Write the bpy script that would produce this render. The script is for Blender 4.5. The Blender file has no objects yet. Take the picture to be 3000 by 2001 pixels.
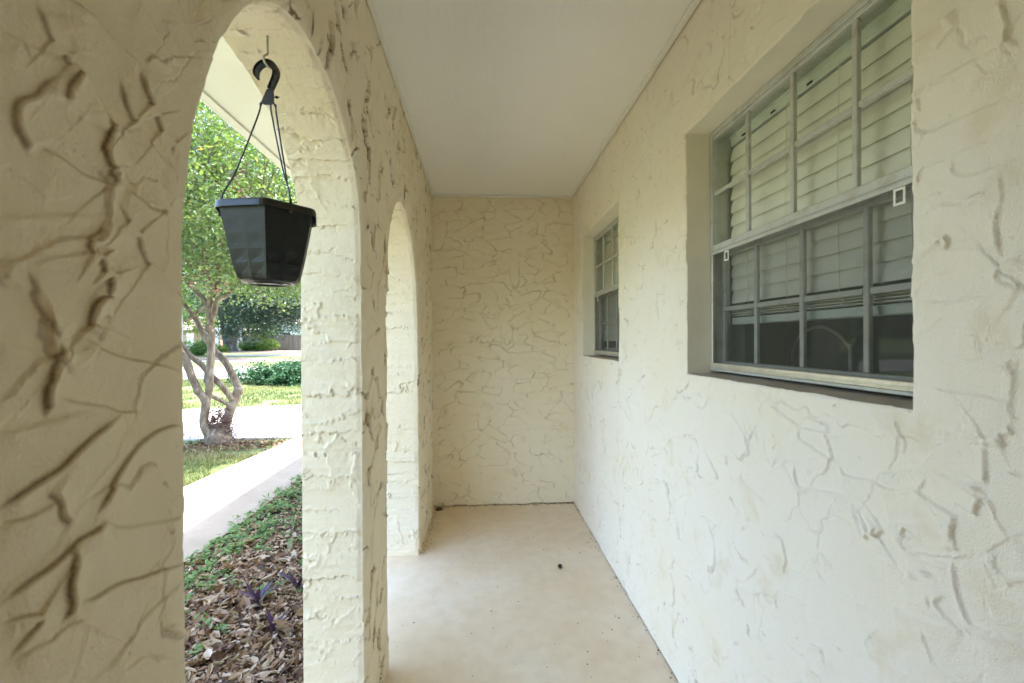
import bpy, math
import numpy as np
from mathutils import Matrix, Vector

S = bpy.context.scene
COL = S.collection
# ------------------------------------------------------------------ camera
cam = bpy.data.cameras.new('camera')
cam.sensor_width = 36.0
cam.lens = 1333.0 / 3000 * 36
cam.clip_start = 0.02
cam.clip_end = 600
cam.dof.use_dof = True
cam.dof.focus_distance = 1.9
cam.dof.aperture_fstop = 5.0
camo = bpy.data.objects.new('camera', cam)
COL.objects.link(camo)
yaw, pit, rol = 0.06915, -0.0036, -0.00523
fd = Vector((math.sin(yaw) * math.cos(pit), math.cos(yaw) * math.cos(pit), math.sin(pit)))
rt = Vector((math.cos(yaw), -math.sin(yaw), 0))
up = rt.cross(fd)
r2 = rt * math.cos(rol) + up * math.sin(rol)
u2 = -rt * math.sin(rol) + up * math.cos(rol)
M = Matrix((r2, u2, -fd)).transposed().to_4x4()
M.translation = (0, 0, 1.305)
camo.matrix_world = M
S.camera = camo
# ------------------------------------------------------------------ light
SUN = Vector((0.33, 0.12, 1.0)).normalized()
w = bpy.data.worlds.new('World')
S.world = w
w.use_nodes = True
nt = w.node_tree
sky = nt.nodes.new('ShaderNodeTexSky')
sky.sky_type = 'NISHITA'
sky.sun_disc = False
sky.sun_elevation = math.asin(SUN.z)
sky.sun_rotation = math.atan2(SUN.x, SUN.y)
sky.air_density = 1.0
sky.dust_density = 2.5
bg = nt.nodes['Background']
bg.inputs[1].default_value = 0.15
nt.links.new(sky.outputs[0], bg.inputs[0])
sl = bpy.data.lights.new('sun', 'SUN')
sl.energy = 2.4
sl.angle = math.radians(0.5)
sl.color = (1.0, 0.95, 0.87)
so = bpy.data.objects.new('sun', sl)
COL.objects.link(so)
so.rotation_euler = SUN.to_track_quat('Z', 'Y').to_euler()
so.location = (20, 0, 30)
S.view_settings.view_transform = 'Standard'
S.view_settings.look = 'None'
S.view_settings.gamma = 1.0
S.view_settings.exposure = 3.38
S.render.engine = 'CYCLES'
S.cycles.max_bounces = 14
S.cycles.diffuse_bounces = 12
S.cycles.glossy_bounces = 4
S.cycles.transparent_max_bounces = 16
S.cycles.sample_clamp_indirect = 6.0
S.cycles.use_denoising = True

# ------------------------------------------------------------------ dimensions (metres)
XL, XR, YB, CEIL = -0.380, 0.745, 3.595, 2.44      # arcade face, house wall face, end wall, ceiling
WT = 0.19                                          # arcade wall thickness
XO = XL - WT
GZ = -0.17


def gz(y):
    return GZ + np.maximum(0, np.asarray(y, float) - 12) * 0.0112


# ------------------------------------------------------------------ mesh helpers
WLOC = {}


def wl(o):
    return WLOC.get(o.name, np.zeros(3)) if o else np.zeros(3)


def empty(name, loc, **kw):
    o = bpy.data.objects.new(name, None)
    COL.objects.link(o)
    o.location = loc
    o.empty_display_size = 0.1
    WLOC[o.name] = np.array(loc, float)
    return tag(o, **kw)


def tag(o, label=None, cat=None, group=None, kind=None):
    if label: o['label'] = label
    if cat: o['category'] = cat
    if group: o['group'] = group
    if kind: o['kind'] = kind
    return o


def mk(name, V, F, mat, parent=None, smooth=False, attrs=None, base=None, **kw):
    """one mesh object; V in world coordinates, F a list of (n,3)/(n,4) index arrays"""
    V = np.asarray(V, float)
    if not isinstance(F, list): F = [F]
    F = [np.asarray(f, np.int32) for f in F if len(f)]
    org = wl(parent) if parent else (np.asarray(base, float) if base is not None else np.zeros(3))
    me = bpy.data.meshes.new(name)
    me.vertices.add(len(V))
    me.vertices.foreach_set('co', (V - org).astype(np.float32).ravel())
    li = np.concatenate([f.ravel() for f in F])
    tot = np.concatenate([np.full(len(f), f.shape[1], np.int32) for f in F])
    me.loops.add(len(li))
    me.loops.foreach_set('vertex_index', li)
    me.polygons.add(len(tot))
    me.polygons.foreach_set('loop_start', np.concatenate([[0], np.cumsum(tot)[:-1]]).astype(np.int32))
    me.polygons.foreach_set('loop_total', tot)
    me.polygons.foreach_set('use_smooth', np.full(len(tot), bool(smooth)))
    for k, a in (attrs or {}).items():
        at = me.attributes.new(k, 'FLOAT', 'POINT')
        at.data.foreach_set('value', np.asarray(a, np.float32))
    me.update(calc_edges=True)
    me.validate()
    me.materials.append(mat)
    o = bpy.data.objects.new(name, me)
    COL.objects.link(o)
    if parent:
        o.parent = parent
    else:
        o.location = org
    WLOC[o.name] = org
    return tag(o, **kw)


def gridF(nr, nc, flip=False, off=0):
    i = np.arange(nr - 1)[:, None] * nc + np.arange(nc - 1)[None, :]
    q = np.stack([i, i + 1, i + nc + 1, i + nc], -1).reshape(-1, 4) + off
    return q[:, ::-1] if flip else q


class MB:
    def __init__(s): s.V = []; s.Q = []; s.T = []; s.n = 0; s.A = []
    def add(s, V, Q=None, T=None, tone=0.5):
        V = np.asarray(V, float).reshape(-1, 3)
        if Q is not None and len(Q): s.Q.append(np.asarray(Q) + s.n)
        if T is not None and len(T): s.T.append(np.asarray(T) + s.n)
        s.V.append(V); s.n += len(V)
        s.A.append(np.broadcast_to(np.asarray(tone, float), (len(V),)))
        return s
    def box(s, x0, x1, y0, y1, z0, z1, tone=0.5):
        v = [(x, y, z) for z in (z0, z1) for y in (y0, y1) for x in (x0, x1)]
        q = [(0, 2, 3, 1), (4, 5, 7, 6), (0, 1, 5, 4), (2, 6, 7, 3), (0, 4, 6, 2), (1, 3, 7, 5)]
        return s.add(v, q, tone=tone)
    def bbox(s, x0, x1, y0, y1, z0, z1, b=0.002):
        """box with chamfered edges"""
        lo = np.array([x0, y0, z0]); hi = np.array([x1, y1, z1]); c = (lo + hi) / 2; h = (hi - lo) / 2
        V = []; idx = {}
        for sx in (-1, 1):
            for sy in (-1, 1):
                for sz in (-1, 1):
                    sg = np.array([sx, sy, sz])
                    for a in range(3):
                        e = h - b; e[a] = h[a]
                        idx[(sx, sy, sz, a)] = len(V); V.append(c + sg * e)
        Q = []; T = []
        for a in range(3):
            o1, o2 = [(1, 2), (2, 0), (0, 1)][a]
            for sa in (-1, 1):
                r = []
                for (p, q) in ((-1, -1), (1, -1), (1, 1), (-1, 1)):
                    sg = [0, 0, 0]; sg[a] = sa; sg[o1] = p; sg[o2] = q
                    r.append(idx[(sg[0], sg[1], sg[2], a)])
                Q.append(r if sa > 0 else r[::-1])
            for p in (-1, 1):
                for q in (-1, 1):
                    r = []
                    for (sa, face) in ((-1, o1), (1, o1), (1, o2), (-1, o2)):
                        sg = [0, 0, 0]; sg[a] = sa; sg[o1] = p; sg[o2] = q
                        r.append(idx[(sg[0], sg[1], sg[2], face)])
                    Q.append(r if p * q < 0 else r[::-1])
        for sx in (-1, 1):
            for sy in (-1, 1):
                for sz in (-1, 1):
                    t = [idx[(sx, sy, sz, a)] for a in range(3)]
                    T.append(t if sx * sy * sz > 0 else t[::-1])
        return s.add(V, Q, T)
    def tube(s, P, R, n=8, caps=True, flat=None, tone=0.5):
        P = np.asarray(P, float); m = len(P)
        R = np.broadcast_to(np.asarray(R, float), (m,))
        t = np.gradient(P, axis=0); t /= np.linalg.norm(t, axis=1)[:, None] + 1e-12
        u = np.cross(t[0], (0.3, 0.2, 0.93)); u /= np.linalg.norm(u)
        V = []
        a = np.arange(n) * 2 * np.pi / n
        for i in range(m):
            u = u - t[i] * (u @ t[i]); u /= np.linalg.norm(u)
            b = np.cross(t[i], u)
            V.append(P[i] + R[i] * (np.cos(a)[:, None] * u + np.sin(a)[:, None] * b))
        V = np.concatenate(V); Q = []
        for i in range(m - 1):
            for k in range(n):
                k2 = (k + 1) % n
                Q.append((i * n + k, i * n + k2, i * n + n + k2, i * n + n + k))
        T = []
        if caps:
            V = np.concatenate([V, P[:1], P[-1:]]); c0 = m * n
            for k in range(n):
                k2 = (k + 1) % n
                T.append((c0, k2, k)); T.append((c0 + 1, (m - 1) * n + k, (m - 1) * n + k2))
        return s.add(V, Q, T, tone)
    def lathe(s, prof, c, n=16, a0=0.0):
        c = np.asarray(c, float); V = []; m = len(prof)
        a = a0 + np.arange(n) * 2 * np.pi / n
        for r, z in prof:
            V.append(np.stack([c[0] + r * np.cos(a), c[1] + r * np.sin(a), np.full(n, c[2] + z)], 1))
        Q = [(i * n + k, i * n + (k + 1) % n, i * n + n + (k + 1) % n, i * n + n + k) for i in range(m - 1) for k in range(n)]
        return s.add(np.concatenate(V), Q)
    def prism(s, poly, o, ux, uy, th):
        """extruded polygon: poly in (ux,uy) about o, thickness th along ux x uy (fan faces)"""
        o, ux, uy = map(lambda q: np.asarray(q, float), (o, ux, uy)); nn = np.cross(ux, uy)
        P = np.array([o + a * ux + b * uy for a, b in poly]); n = len(P)
        V = np.concatenate([P - nn * th / 2, P + nn * th / 2, [P.mean(0) - nn * th / 2, P.mean(0) + nn * th / 2]])
        T = []; Q = []
        for k in range(n):
            k2 = (k + 1) % n
            T += [(2 * n, k2, k), (2 * n + 1, n + k, n + k2)]
            Q.append((k, k2, n + k2, n + k))
        return s.add(V, Q, T)
    def build(s, name, mat, parent=None, smooth=False, base=None, tone=False, **kw):
        F = []
        if s.Q: F.append(np.concatenate(s.Q))
        if s.T: F.append(np.concatenate(s.T))
        return mk(name, np.concatenate(s.V), F, mat, parent, smooth, {'tone': np.concatenate(s.A)} if tone else None, base, **kw)


def spline(P, n):
    """Catmull-Rom resample"""
    P = np.asarray(P, float); m = len(P)
    Q = np.vstack([2 * P[0] - P[1], P, 2 * P[-1] - P[-2]])
    t = np.linspace(0, m - 1, n); i = np.minimum(t.astype(int), m - 2); f = (t - i)[:, None]
    a, b, c, d = Q[i], Q[i + 1], Q[i + 2], Q[i + 3]
    return 0.5 * (2 * b + (c - a) * f + (2 * a - 5 * b + 4 * c - d) * f ** 2 + (3 * b - a - 3 * c + d) * f ** 3)


# ------------------------------------------------------------------ noise
def hsh(ix, iy, s):
    n = (ix.astype(np.int64) * 374761393 + iy.astype(np.int64) * 668265263 + int(s) * 974634221) & 0xffffffff
    n = ((n ^ (n >> 13)) * 1274126177) & 0xffffffff
    n = ((n ^ (n >> 15)) * 2246822519) & 0xffffffff
    return (n ^ (n >> 16)) / 4294967296.0


def vn(u, v, s=0):
    u, v = np.broadcast_arrays(np.asarray(u, float), np.asarray(v, float))
    iu = np.floor(u); iv = np.floor(v); fu = u - iu; fv = v - iv
    fu = fu * fu * (3 - 2 * fu); fv = fv * fv * (3 - 2 * fv)
    a = hsh(iu, iv, s); b = hsh(iu + 1, iv, s); c = hsh(iu, iv + 1, s); d = hsh(iu + 1, iv + 1, s)
    return (a * (1 - fu) + b * fu) * (1 - fv) + (c * (1 - fu) + d * fu) * fv


def sstep(a, b, x):
    t = np.clip((x - a) / (b - a), 0, 1)
    return t * t * (3 - 2 * t)


def slabs(u, v, su, sv, A, seed, lip=0.003, warp=0.35, rough=0.05, line=0.0):
    """trowelled plaster: overlapping irregular slabs, tilted, ending in raised lips; returns height, crevice"""
    a = u / su; b = v / sv
    a = a + warp * (vn(a * 1.1, b * 1.1, seed + 1) - .5) * 2 + rough * (vn(u / .011, v / .011, seed + 2) - .5)
    b = b + warp * (vn(a * 0.9, b * 1.1, seed + 3) - .5) * 2 + rough * (vn(u / .009, v / .009, seed + 4) - .5)
    ia = np.floor(a); ib = np.floor(b)
    f1 = np.full(a.shape, 9.0); f2 = f1.copy()
    l1 = np.zeros(a.shape); l2 = l1.copy()
    for di in (-1, 0, 1):
        for dj in (-1, 0, 1):
            p = ia + di; q = ib + dj
            ca = p + .5 + .85 * (hsh(p, q, seed + 5) - .5); cb = q + .5 + .75 * (hsh(p, q, seed + 6) - .5)
            da = a - ca; db = b - cb
            d = np.sqrt(da * da + db * db)
            lev = A * (hsh(p, q, seed + 7) + 1.3 * (hsh(p, q, seed + 8) - .5) * da + 1.3 * (hsh(p, q, seed + 9) - .5) * db)
            n1 = d < f1; n2 = (~n1) & (d < f2)
            f2 = np.where(n1, f1, np.where(n2, d, f2)); l2 = np.where(n1, l1, np.where(n2, lev, l2))
            f1 = np.where(n1, d, f1); l1 = np.where(n1, lev, l1)
    d = (f2 - f1) * .55 * min(su, sv)
    st = np.clip((l1 - l2) / A, -1, 1)
    mk_ = sstep(.35, .7, vn(u / .05, v / .05, seed + 10))
    h = l1 + lip * np.exp(-d / .006) * np.clip(st * 2.5, 0, 1) * (0.25 + 0.75 * mk_)
    g = np.exp(-(d / .0028) ** 2) * np.clip(-st * 3 - .25, 0, 1)
    h = h - .0012 * g
    g = np.maximum(g, line * np.exp(-(d / .0022) ** 2) * sstep(.38, .68, vn(u / .07, v / .07, seed + 12)))
    return h, g * (0.15 + .85 * sstep(.4, .62, vn(u / .035, v / .035, seed + 11)))


def plates(Y, Z, zr, n, L, W, T, ang, seed, box, yc=None, grime_shade=1.0, keep=.35):
    """strokes of plaster laid one over another: each a tilted plate that ends in a crisp lipped edge"""
    q = np.random.default_rng(seed)
    h = np.zeros(Y.shape); g = np.zeros(Y.shape)
    y0, y1, z0, z1 = box
    for i in range(n):
        cy = q.uniform(y0, y1); cz = q.uniform(z0, z1); l = q.uniform(*L); w_ = q.uniform(*W); t = T * q.uniform(.35, 1.15)
        a = ang(q); e = 2.2 + q.uniform(0, 2.2); R = 1.35 * max(l, w_); ph = q.uniform(0, 50)
        r0, r1 = np.searchsorted(zr, [cz - R, cz + R])
        if r1 - r0 < 2: continue
        c0, c1 = (0, Y.shape[1]) if yc is None else np.searchsorted(yc, [cy - R, cy + R])
        if c1 - c0 < 2: continue
        ys = Y[r0:r1, c0:c1] - cy
        m = abs(ys) < R
        if not m.any(): continue
        if yc is None:
            cols = np.nonzero(m.any(0))[0]; c0, c1 = cols[0], cols[-1] + 1; ys = Y[r0:r1, c0:c1] - cy
        zs = Z[r0:r1, c0:c1] - cz
        p = (ys * math.cos(a) + zs * math.sin(a)) / l; s = (-ys * math.sin(a) + zs * math.cos(a)) / w_
        bend = q.uniform(-.35, .35); s = s + bend * (p * p - .4)
        rad = (abs(p) ** e + abs(s) ** e) ** (1 / e) + (vn(ys / .03 + ph, zs / .03, seed) - .5) * .30 + (vn(ys / .007 + ph, zs / .007, seed + 1) - .5) * .05
        f = np.clip((p + 1) / 2, 0, 1.1); mn = min(l, w_)
        m = sstep(1.0, 1.0 - .0030 / mn, rad)
        hp = t * (.28 + .72 * f ** 1.3) + t * .55 * f ** 1.5 * np.exp(-np.clip(1 - rad, 0, 9) * mn / .006)
        hs = h[r0:r1, c0:c1]; gs = g[r0:r1, c0:c1]
        hn = hs * (1 - m) + m * np.maximum(keep * hs, hp)
        band = np.exp(-((rad - 1 - .0012 / mn) * mn / .0016) ** 2) * f * np.clip((hp - hs) / T * 1.6, 0, 1) * sstep(.30, .65, vn(ys / .04 + ph, zs / .04, seed + 2))  # dark band outside the plate edge: dirt plus painted step shade
        g[r0:r1, c0:c1] = np.maximum(gs * (1 - .85 * m), band * grime_shade)
        h[r0:r1, c0:c1] = hn
    return h, g


def ridges(u, v, h, g, L, amp, decay=.03, gr=1.0):
    """hand-laid trowel ridges: polylines in wall metres; plaster piles up on the lower/near side of each"""
    for wgt, P in L:
        P = np.array(P); wgt = min(wgt, 2.0)
        if len(P) > 2: P = spline(P, len(P) * 3)
        x0, y0 = P.min(0) - .09; x1, y1 = P.max(0) + .09
        m = (u > x0) & (u < x1) & (v > y0) & (v < y1)
        if not m.any(): continue
        pu = u[m]; pv = v[m]
        jit = (vn(pu / .016, pv / .016, 71) - .5) * .0014 + (vn(pu / .05, pv / .05, 73) - .5) * .004
        best = np.full(pu.shape, 9.0); sg = np.zeros(pu.shape); tt = np.zeros(pu.shape)
        N = len(P) - 1
        for k in range(N):
            e = P[k + 1] - P[k]; L2 = e @ e + 1e-12
            t = np.clip(((pu - P[k, 0]) * e[0] + (pv - P[k, 1]) * e[1]) / L2, 0, 1)
            dx = pu - P[k, 0] - t * e[0]; dy = pv - P[k, 1] - t * e[1]
            d = np.hypot(dx, dy); nrm = np.array([e[1], -e[0]])
            if nrm[0] - nrm[1] < 0: nrm = -nrm
            nb = d < best
            sg = np.where(nb, np.sign(dx * nrm[0] + dy * nrm[1]), sg)
            tt = np.where(nb, (k + t) / N, tt); best = np.where(nb, d, best)
        s = best * sg + jit
        taper = np.clip(np.minimum(tt, 1 - tt) * 7 + .15, 0, 1) * (.6 + .8 * vn(pu / .06, pv / .06, 72))
        prof = np.where(s > 0, np.exp(-s / decay) * .62 + .38 * np.exp(-s / .007), np.exp(-(s / .0036) ** 2))
        end = np.where((tt <= 0) | (tt >= 1), np.exp(-(best / .006) ** 2), 1.0)
        h[m] += amp * wgt * prof * taper * end
        gg = np.exp(-((s + .0034) / .0013) ** 2) * np.clip(wgt - .7, 0, 1.0) * taper * end * gr  # dark line along the ridge foot: dirt and painted shade together
        g[m] = np.maximum(g[m], gg)
    return h, g

# ------------------------------------------------------------------ materials
def new_mat(name):
    m = bpy.data.materials.new(name)
    m.use_nodes = True
    n = m.node_tree.nodes; l = m.node_tree.links
    return m, n, l, n['Principled BSDF']


def ramp(n, l, fac, stops):
    r = n.new('ShaderNodeValToRGB'); e = r.color_ramp.elements
    while len(e) < len(stops): e.new(0.5)
    for el, (p, c) in zip(e, stops): el.position = p; el.color = (*c, 1)
    l.new(fac, r.inputs[0])
    return r.outputs[0]


def noise(n, l, scale, detail=3, vec=None, rough=.55):
    t = n.new('ShaderNodeTexNoise'); t.inputs['Scale'].default_value = scale
    t.inputs['Detail'].default_value = detail; t.inputs['Roughness'].default_value = rough
    if vec is not None: l.new(vec, t.inputs['Vector'])
    return t.outputs[0]


def pos(n, l, scale=(1, 1, 1)):
    g = n.new('ShaderNodeNewGeometry'); m = n.new('ShaderNodeMapping')
    m.inputs['Scale'].default_value = scale
    l.new(g.outputs['Position'], m.inputs[0])
    return m.outputs[0]


def mix(n, l, f, a, b):
    m = n.new('ShaderNodeMix'); m.data_type = 'RGBA'
    for s, v in ((m.inputs[0], f), (m.inputs[6], a), (m.inputs[7], b)):
        if hasattr(v, 'links'): l.new(v, s)
        elif isinstance(v, tuple): s.default_value = (*v, 1)
        else: s.default_value = v
    return m.outputs[2]


def math_(n, l, op, a, b=0.0):
    m = n.new('ShaderNodeMath'); m.operation = op
    for s, v in ((m.inputs[0], a), (m.inputs[1], b)):
        if hasattr(v, 'links'): l.new(v, s)
        else: s.default_value = v
    return m.outputs[0]


def bump(n, l, p, h, dist, strength=1.0, prev=None):
    b = n.new('ShaderNodeBump'); b.inputs['Distance'].default_value = dist; b.inputs['Strength'].default_value = strength
    l.new(h, b.inputs['Height'])
    if prev is not None: l.new(prev, b.inputs['Normal'])
    if p is not None: l.new(b.outputs[0], p.inputs['Normal'])
    return b.outputs[0]


def attr(n, name):
    a = n.new('ShaderNodeAttribute'); a.attribute_name = name
    return a.outputs['Fac']


def mat_plain(name, col, rough=.6, metal=0.0, var=.12, vs=30, bmp=0.0, bs=200, spec=.5):
    m, n, l, p = new_mat(name)
    v = pos(n, l)
    c = ramp(n, l, noise(n, l, vs, 4, v), [(.3, tuple(x * (1 - var) for x in col)), (.7, tuple(min(1, x * (1 + var)) for x in col))])
    l.new(c, p.inputs['Base Color'])
    p.inputs['Roughness'].default_value = rough; p.inputs['Metallic'].default_value = metal
    p.inputs['Specular IOR Level'].default_value = spec
    if bmp: bump(n, l, p, noise(n, l, bs, 3, v), bmp)
    return m


def mat_stucco(name, grime_shade_amt, base=(.80, .765, .65)):
    m, n, l, p = new_mat(name)
    v = pos(n, l)
    big = noise(n, l, 1.7, 4, v); mid = noise(n, l, 9, 5, v)
    c = mix(n, l, ramp(n, l, big, [(.35, (0, 0, 0)), (.75, (1, 1, 1))]), base, (base[0] * .965, base[1] * .93, base[2] * .83))
    yel = ramp(n, l, mid, [(.58, (0, 0, 0)), (.80, (.55, .55, .55))])
    c = mix(n, l, yel, c, (.66, .55, .33))
    fine = noise(n, l, 420, 2, v)
    c = mix(n, l, ramp(n, l, noise(n, l, 60, 4, v), [(.68, (0, 0, 0)), (.76, (.35, .35, .35))]), c, (.60, .50, .33))
    g = math_(n, l, 'MULTIPLY', attr(n, 'grime_shade'), grime_shade_amt)
    g = math_(n, l, 'MULTIPLY', g, math_(n, l, 'ADD', .55, fine))
    g = math_(n, l, 'MINIMUM', g, .93)
    c = mix(n, l, g, c, (.16, .095, .035))  # brown in crevices is part dirt, part shade painted into the colour
    l.new(c, p.inputs['Base Color'])
    p.inputs['Roughness'].default_value = .62
    p.inputs['Specular IOR Level'].default_value = .3
    b1 = bump(n, l, None, noise(n, l, 310, 3, v), .0023, .8)
    bump(n, l, p, noise(n, l, 55, 4, v), .004, .35, b1)
    return m


def mat_leaf(name, stops, rough=.45, trans=.35, spec=.4):
    m, n, l, p = new_mat(name)
    c = ramp(n, l, attr(n, 'tone'), stops)
    l.new(c, p.inputs['Base Color'])
    p.inputs['Roughness'].default_value = rough
    p.inputs['Specular IOR Level'].default_value = spec
    if trans:
        t = n.new('ShaderNodeBsdfTranslucent')
        br = n.new('ShaderNodeMix'); br.data_type = 'RGBA'; br.blend_type = 'MULTIPLY'; br.inputs[0].default_value = 1
        l.new(c, br.inputs[6]); br.inputs[7].default_value = (1.55, 1.7, .85, 1)
        l.new(br.outputs[2], t.inputs['Color'])
        x = n.new('ShaderNodeMixShader'); x.inputs[0].default_value = trans
        l.new(p.outputs[0], x.inputs[1]); l.new(t.outputs[0], x.inputs[2])
        l.new(x.outputs[0], n['Material Output'].inputs[0])
    return m


def mat_glass(name, tint=(.98, .985, .965), refl=1.0):
    m, n, l, p = new_mat(name)
    n.remove(p)
    tr = n.new('ShaderNodeBsdfTransparent'); tr.inputs[0].default_value = (*tint, 1)
    gl = n.new('ShaderNodeBsdfGlossy'); gl.inputs['Roughness'].default_value = .015
    fr = n.new('ShaderNodeFresnel'); fr.inputs[0].default_value = 1.5
    x = n.new('ShaderNodeMixShader')
    l.new(math_(n, l, 'MULTIPLY', fr.outputs[0], refl), x.inputs[0])
    l.new(tr.outputs[0], x.inputs[1]); l.new(gl.outputs[0], x.inputs[2])
    l.new(x.outputs[0], n['Material Output'].inputs[0])
    return m


def mat_screen(name):
    m, n, l, p = new_mat(name)
    p.inputs['Base Color'].default_value = (.07, .075, .06, 1); p.inputs['Roughness'].default_value = .7
    tr = n.new('ShaderNodeBsdfTransparent')
    x = n.new('ShaderNodeMixShader')
    # woven mesh: open fraction varies slightly with the weave
    v = pos(n, l, (1, 1, 1))
    f = math_(n, l, 'ADD', .36, math_(n, l, 'MULTIPLY', noise(n, l, 12, 3, v), .08))
    l.new(f, x.inputs[0])
    l.new(tr.outputs[0], x.inputs[1]); l.new(p.outputs[0], x.inputs[2])
    l.new(x.outputs[0], n['Material Output'].inputs[0])
    return m


def mat_alu(name, col=(.62, .63, .61), rough=.48):
    m, n, l, p = new_mat(name)
    v = pos(n, l)
    pit = ramp(n, l, noise(n, l, 260, 4, v), [(.56, (0, 0, 0)), (.66, (1, 1, 1))])
    dirt = ramp(n, l, noise(n, l, 22, 4, v), [(.5, (0, 0, 0)), (.75, (.6, .6, .6))])
    c = mix(n, l, math_(n, l, 'MULTIPLY', pit, .5), col, tuple(x * .6 for x in col))
    c = mix(n, l, dirt, c, (.42, .39, .31))
    l.new(c, p.inputs['Base Color'])
    p.inputs['Metallic'].default_value = .55; p.inputs['Roughness'].default_value = rough
    return m


def mat_concrete(name, c0, c1, c2, rough=.55, scale=2.2, speck=.5, spec=.4):
    m, n, l, p = new_mat(name)
    v = pos(n, l)
    c = ramp(n, l, noise(n, l, scale, 6, v, .62), [(.28, c0), (.5, c1), (.72, c2)])
    c = mix(n, l, ramp(n, l, noise(n, l, scale * 9, 5, v), [(.4, (0, 0, 0)), (.8, (.35, .35, .35))]), c, tuple(x * .78 for x in c0))
    sp = ramp(n, l, noise(n, l, 160, 2, v), [(.70, (0, 0, 0)), (.76, (speck,) * 3)])
    c = mix(n, l, sp, c, (.12, .085, .05))
    l.new(c, p.inputs['Base Color'])
    l.new(ramp(n, l, noise(n, l, 5, 4, v), [(.3, (rough - .1,) * 3), (.7, (rough + .12,) * 3)]), p.inputs['Roughness'])
    p.inputs['Specular IOR Level'].default_value = spec
    bump(n, l, p, noise(n, l, 140, 4, v), .0012, .5)
    return m


M_ARC = mat_stucco('arcade stucco bounce tint', .85, (.85, .754, .585))  # same paint as the other walls, browned to carry its bounce light
M_WALL = mat_stucco('house stucco bounce tint', .38, (.88, .82, .725))  # same paint, whitened: the difference in bounce light is in the colour
M_END = mat_stucco('end wall stucco bounce tint', .50, (.86, .785, .61))  # same paint again, bounce-light tint put into the base colour
M_REV = mat_plain('reveal paint', (.88, .82, .68), .6, var=.04, vs=9, bmp=.0012, bs=420)
M_SILL = mat_plain('sill paint', (.44, .385, .31), .65, var=.12, vs=14, bmp=.0012, bs=300)
M_TRIM = mat_plain('white trim', (.80, .78, .70), .5, var=.03)
M_SOFF = mat_plain('soffit paint', (.72, .71, .64), .55, var=.03, vs=4, bmp=.0006, bs=260)
M_VENT = mat_plain('vent paint', (.72, .72, .66), .5, var=.05)
M_ALU = mat_alu('mill aluminium')
M_ALUB = mat_alu('bright aluminium', (.70, .66, .56), .33)
M_GLASS = mat_glass('window glass')
M_SCREEN = mat_screen('insect screen')
M_BLIND = mat_plain('blind slat', (.94, .92, .85), .45, var=.03, vs=6)
M_BLIND2 = mat_plain('blind rail', (.78, .83, .77), .4, var=.03, vs=6)
M_CORD = mat_plain('cord', (.75, .75, .68), .7)
M_TEAL = mat_plain('teal jamb paint', (.46, .60, .53), .55, var=.06, vs=8)
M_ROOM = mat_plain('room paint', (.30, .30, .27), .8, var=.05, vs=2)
M_TAB = mat_plain('white plastic', (.85, .85, .80), .4, var=.02)
M_HOOP = mat_plain('pale rod', (.72, .70, .58), .35, var=.05)
M_BLACK = mat_plain('black plastic', (.012, .0125, .012), .34, var=.25, vs=40, bmp=.0004, bs=300)
M_POT = mat_plain('pot plastic', (.011, .013, .012), .45, var=.3, vs=25, bmp=.0004, bs=160, spec=.35)
M_STEEL = mat_plain('painted hook', (.42, .40, .31), .45, .3, var=.2, vs=60)
M_POD = mat_plain('seed pod', (.045, .012, .012), .6, var=.5, vs=200, bmp=.002, bs=500)
M_FLOOR = mat_concrete('porch concrete', (.71, .55, .365), (.78, .64, .46), (.83, .735, .585), .42, 1.6, .25, .5)
M_WALK = mat_concrete('walk concrete', (.225, .19, .145), (.26, .222, .175), (.30, .258, .205), .75, 3, .45)
M_DRIVE = mat_concrete('drive concrete', (.40, .37, .32), (.46, .43, .38), (.50, .47, .42), .8, 1.4, .7)
M_STREET = mat_concrete('street paving', (.17, .17, .165), (.21, .21, .205), (.26, .26, .25), .85, .6, .2)
M_GRIT = mat_plain('grit', (.10, .075, .045), .9, var=.5, vs=120)


def mat_ceiling():
    m, n, l, p = new_mat('ceiling paint')
    v = pos(n, l)
    c = ramp(n, l, noise(n, l, 2.5, 4, v), [(.3, (.86, .85, .80)), (.7, (.89, .88, .835))])
    l.new(c, p.inputs['Base Color'])
    p.inputs['Roughness'].default_value = .38
    p.inputs['Specular IOR Level'].default_value = .45
    v2 = pos(n, l, (1, .18, 1))
    b = bump(n, l, None, noise(n, l, 60, 5, v2), .006, .6)
    bump(n, l, p, noise(n, l, 5, 3, v), .012, .25, b)
    return m


M_CEIL = mat_ceiling()


def mat_ground():
    m, n, l, p = new_mat('lawn soil')
    v = pos(n, l)
    c = ramp(n, l, noise(n, l, .35, 6, v, .6), [(.30, (.05, .08, .02)), (.47, (.09, .13, .033)), (.60, (.125, .15, .05)), (.76, (.22, .18, .11))])
    c = mix(n, l, ramp(n, l, noise(n, l, 14, 5, v), [(.35, (0, 0, 0)), (.75, (.7, .7, .7))]), c, (.06, .075, .022))
    l.new(c, p.inputs['Base Color']); p.inputs['Roughness'].default_value = .95
    bump(n, l, p, noise(n, l, 30, 4, v), .03, .8)
    return m


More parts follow.
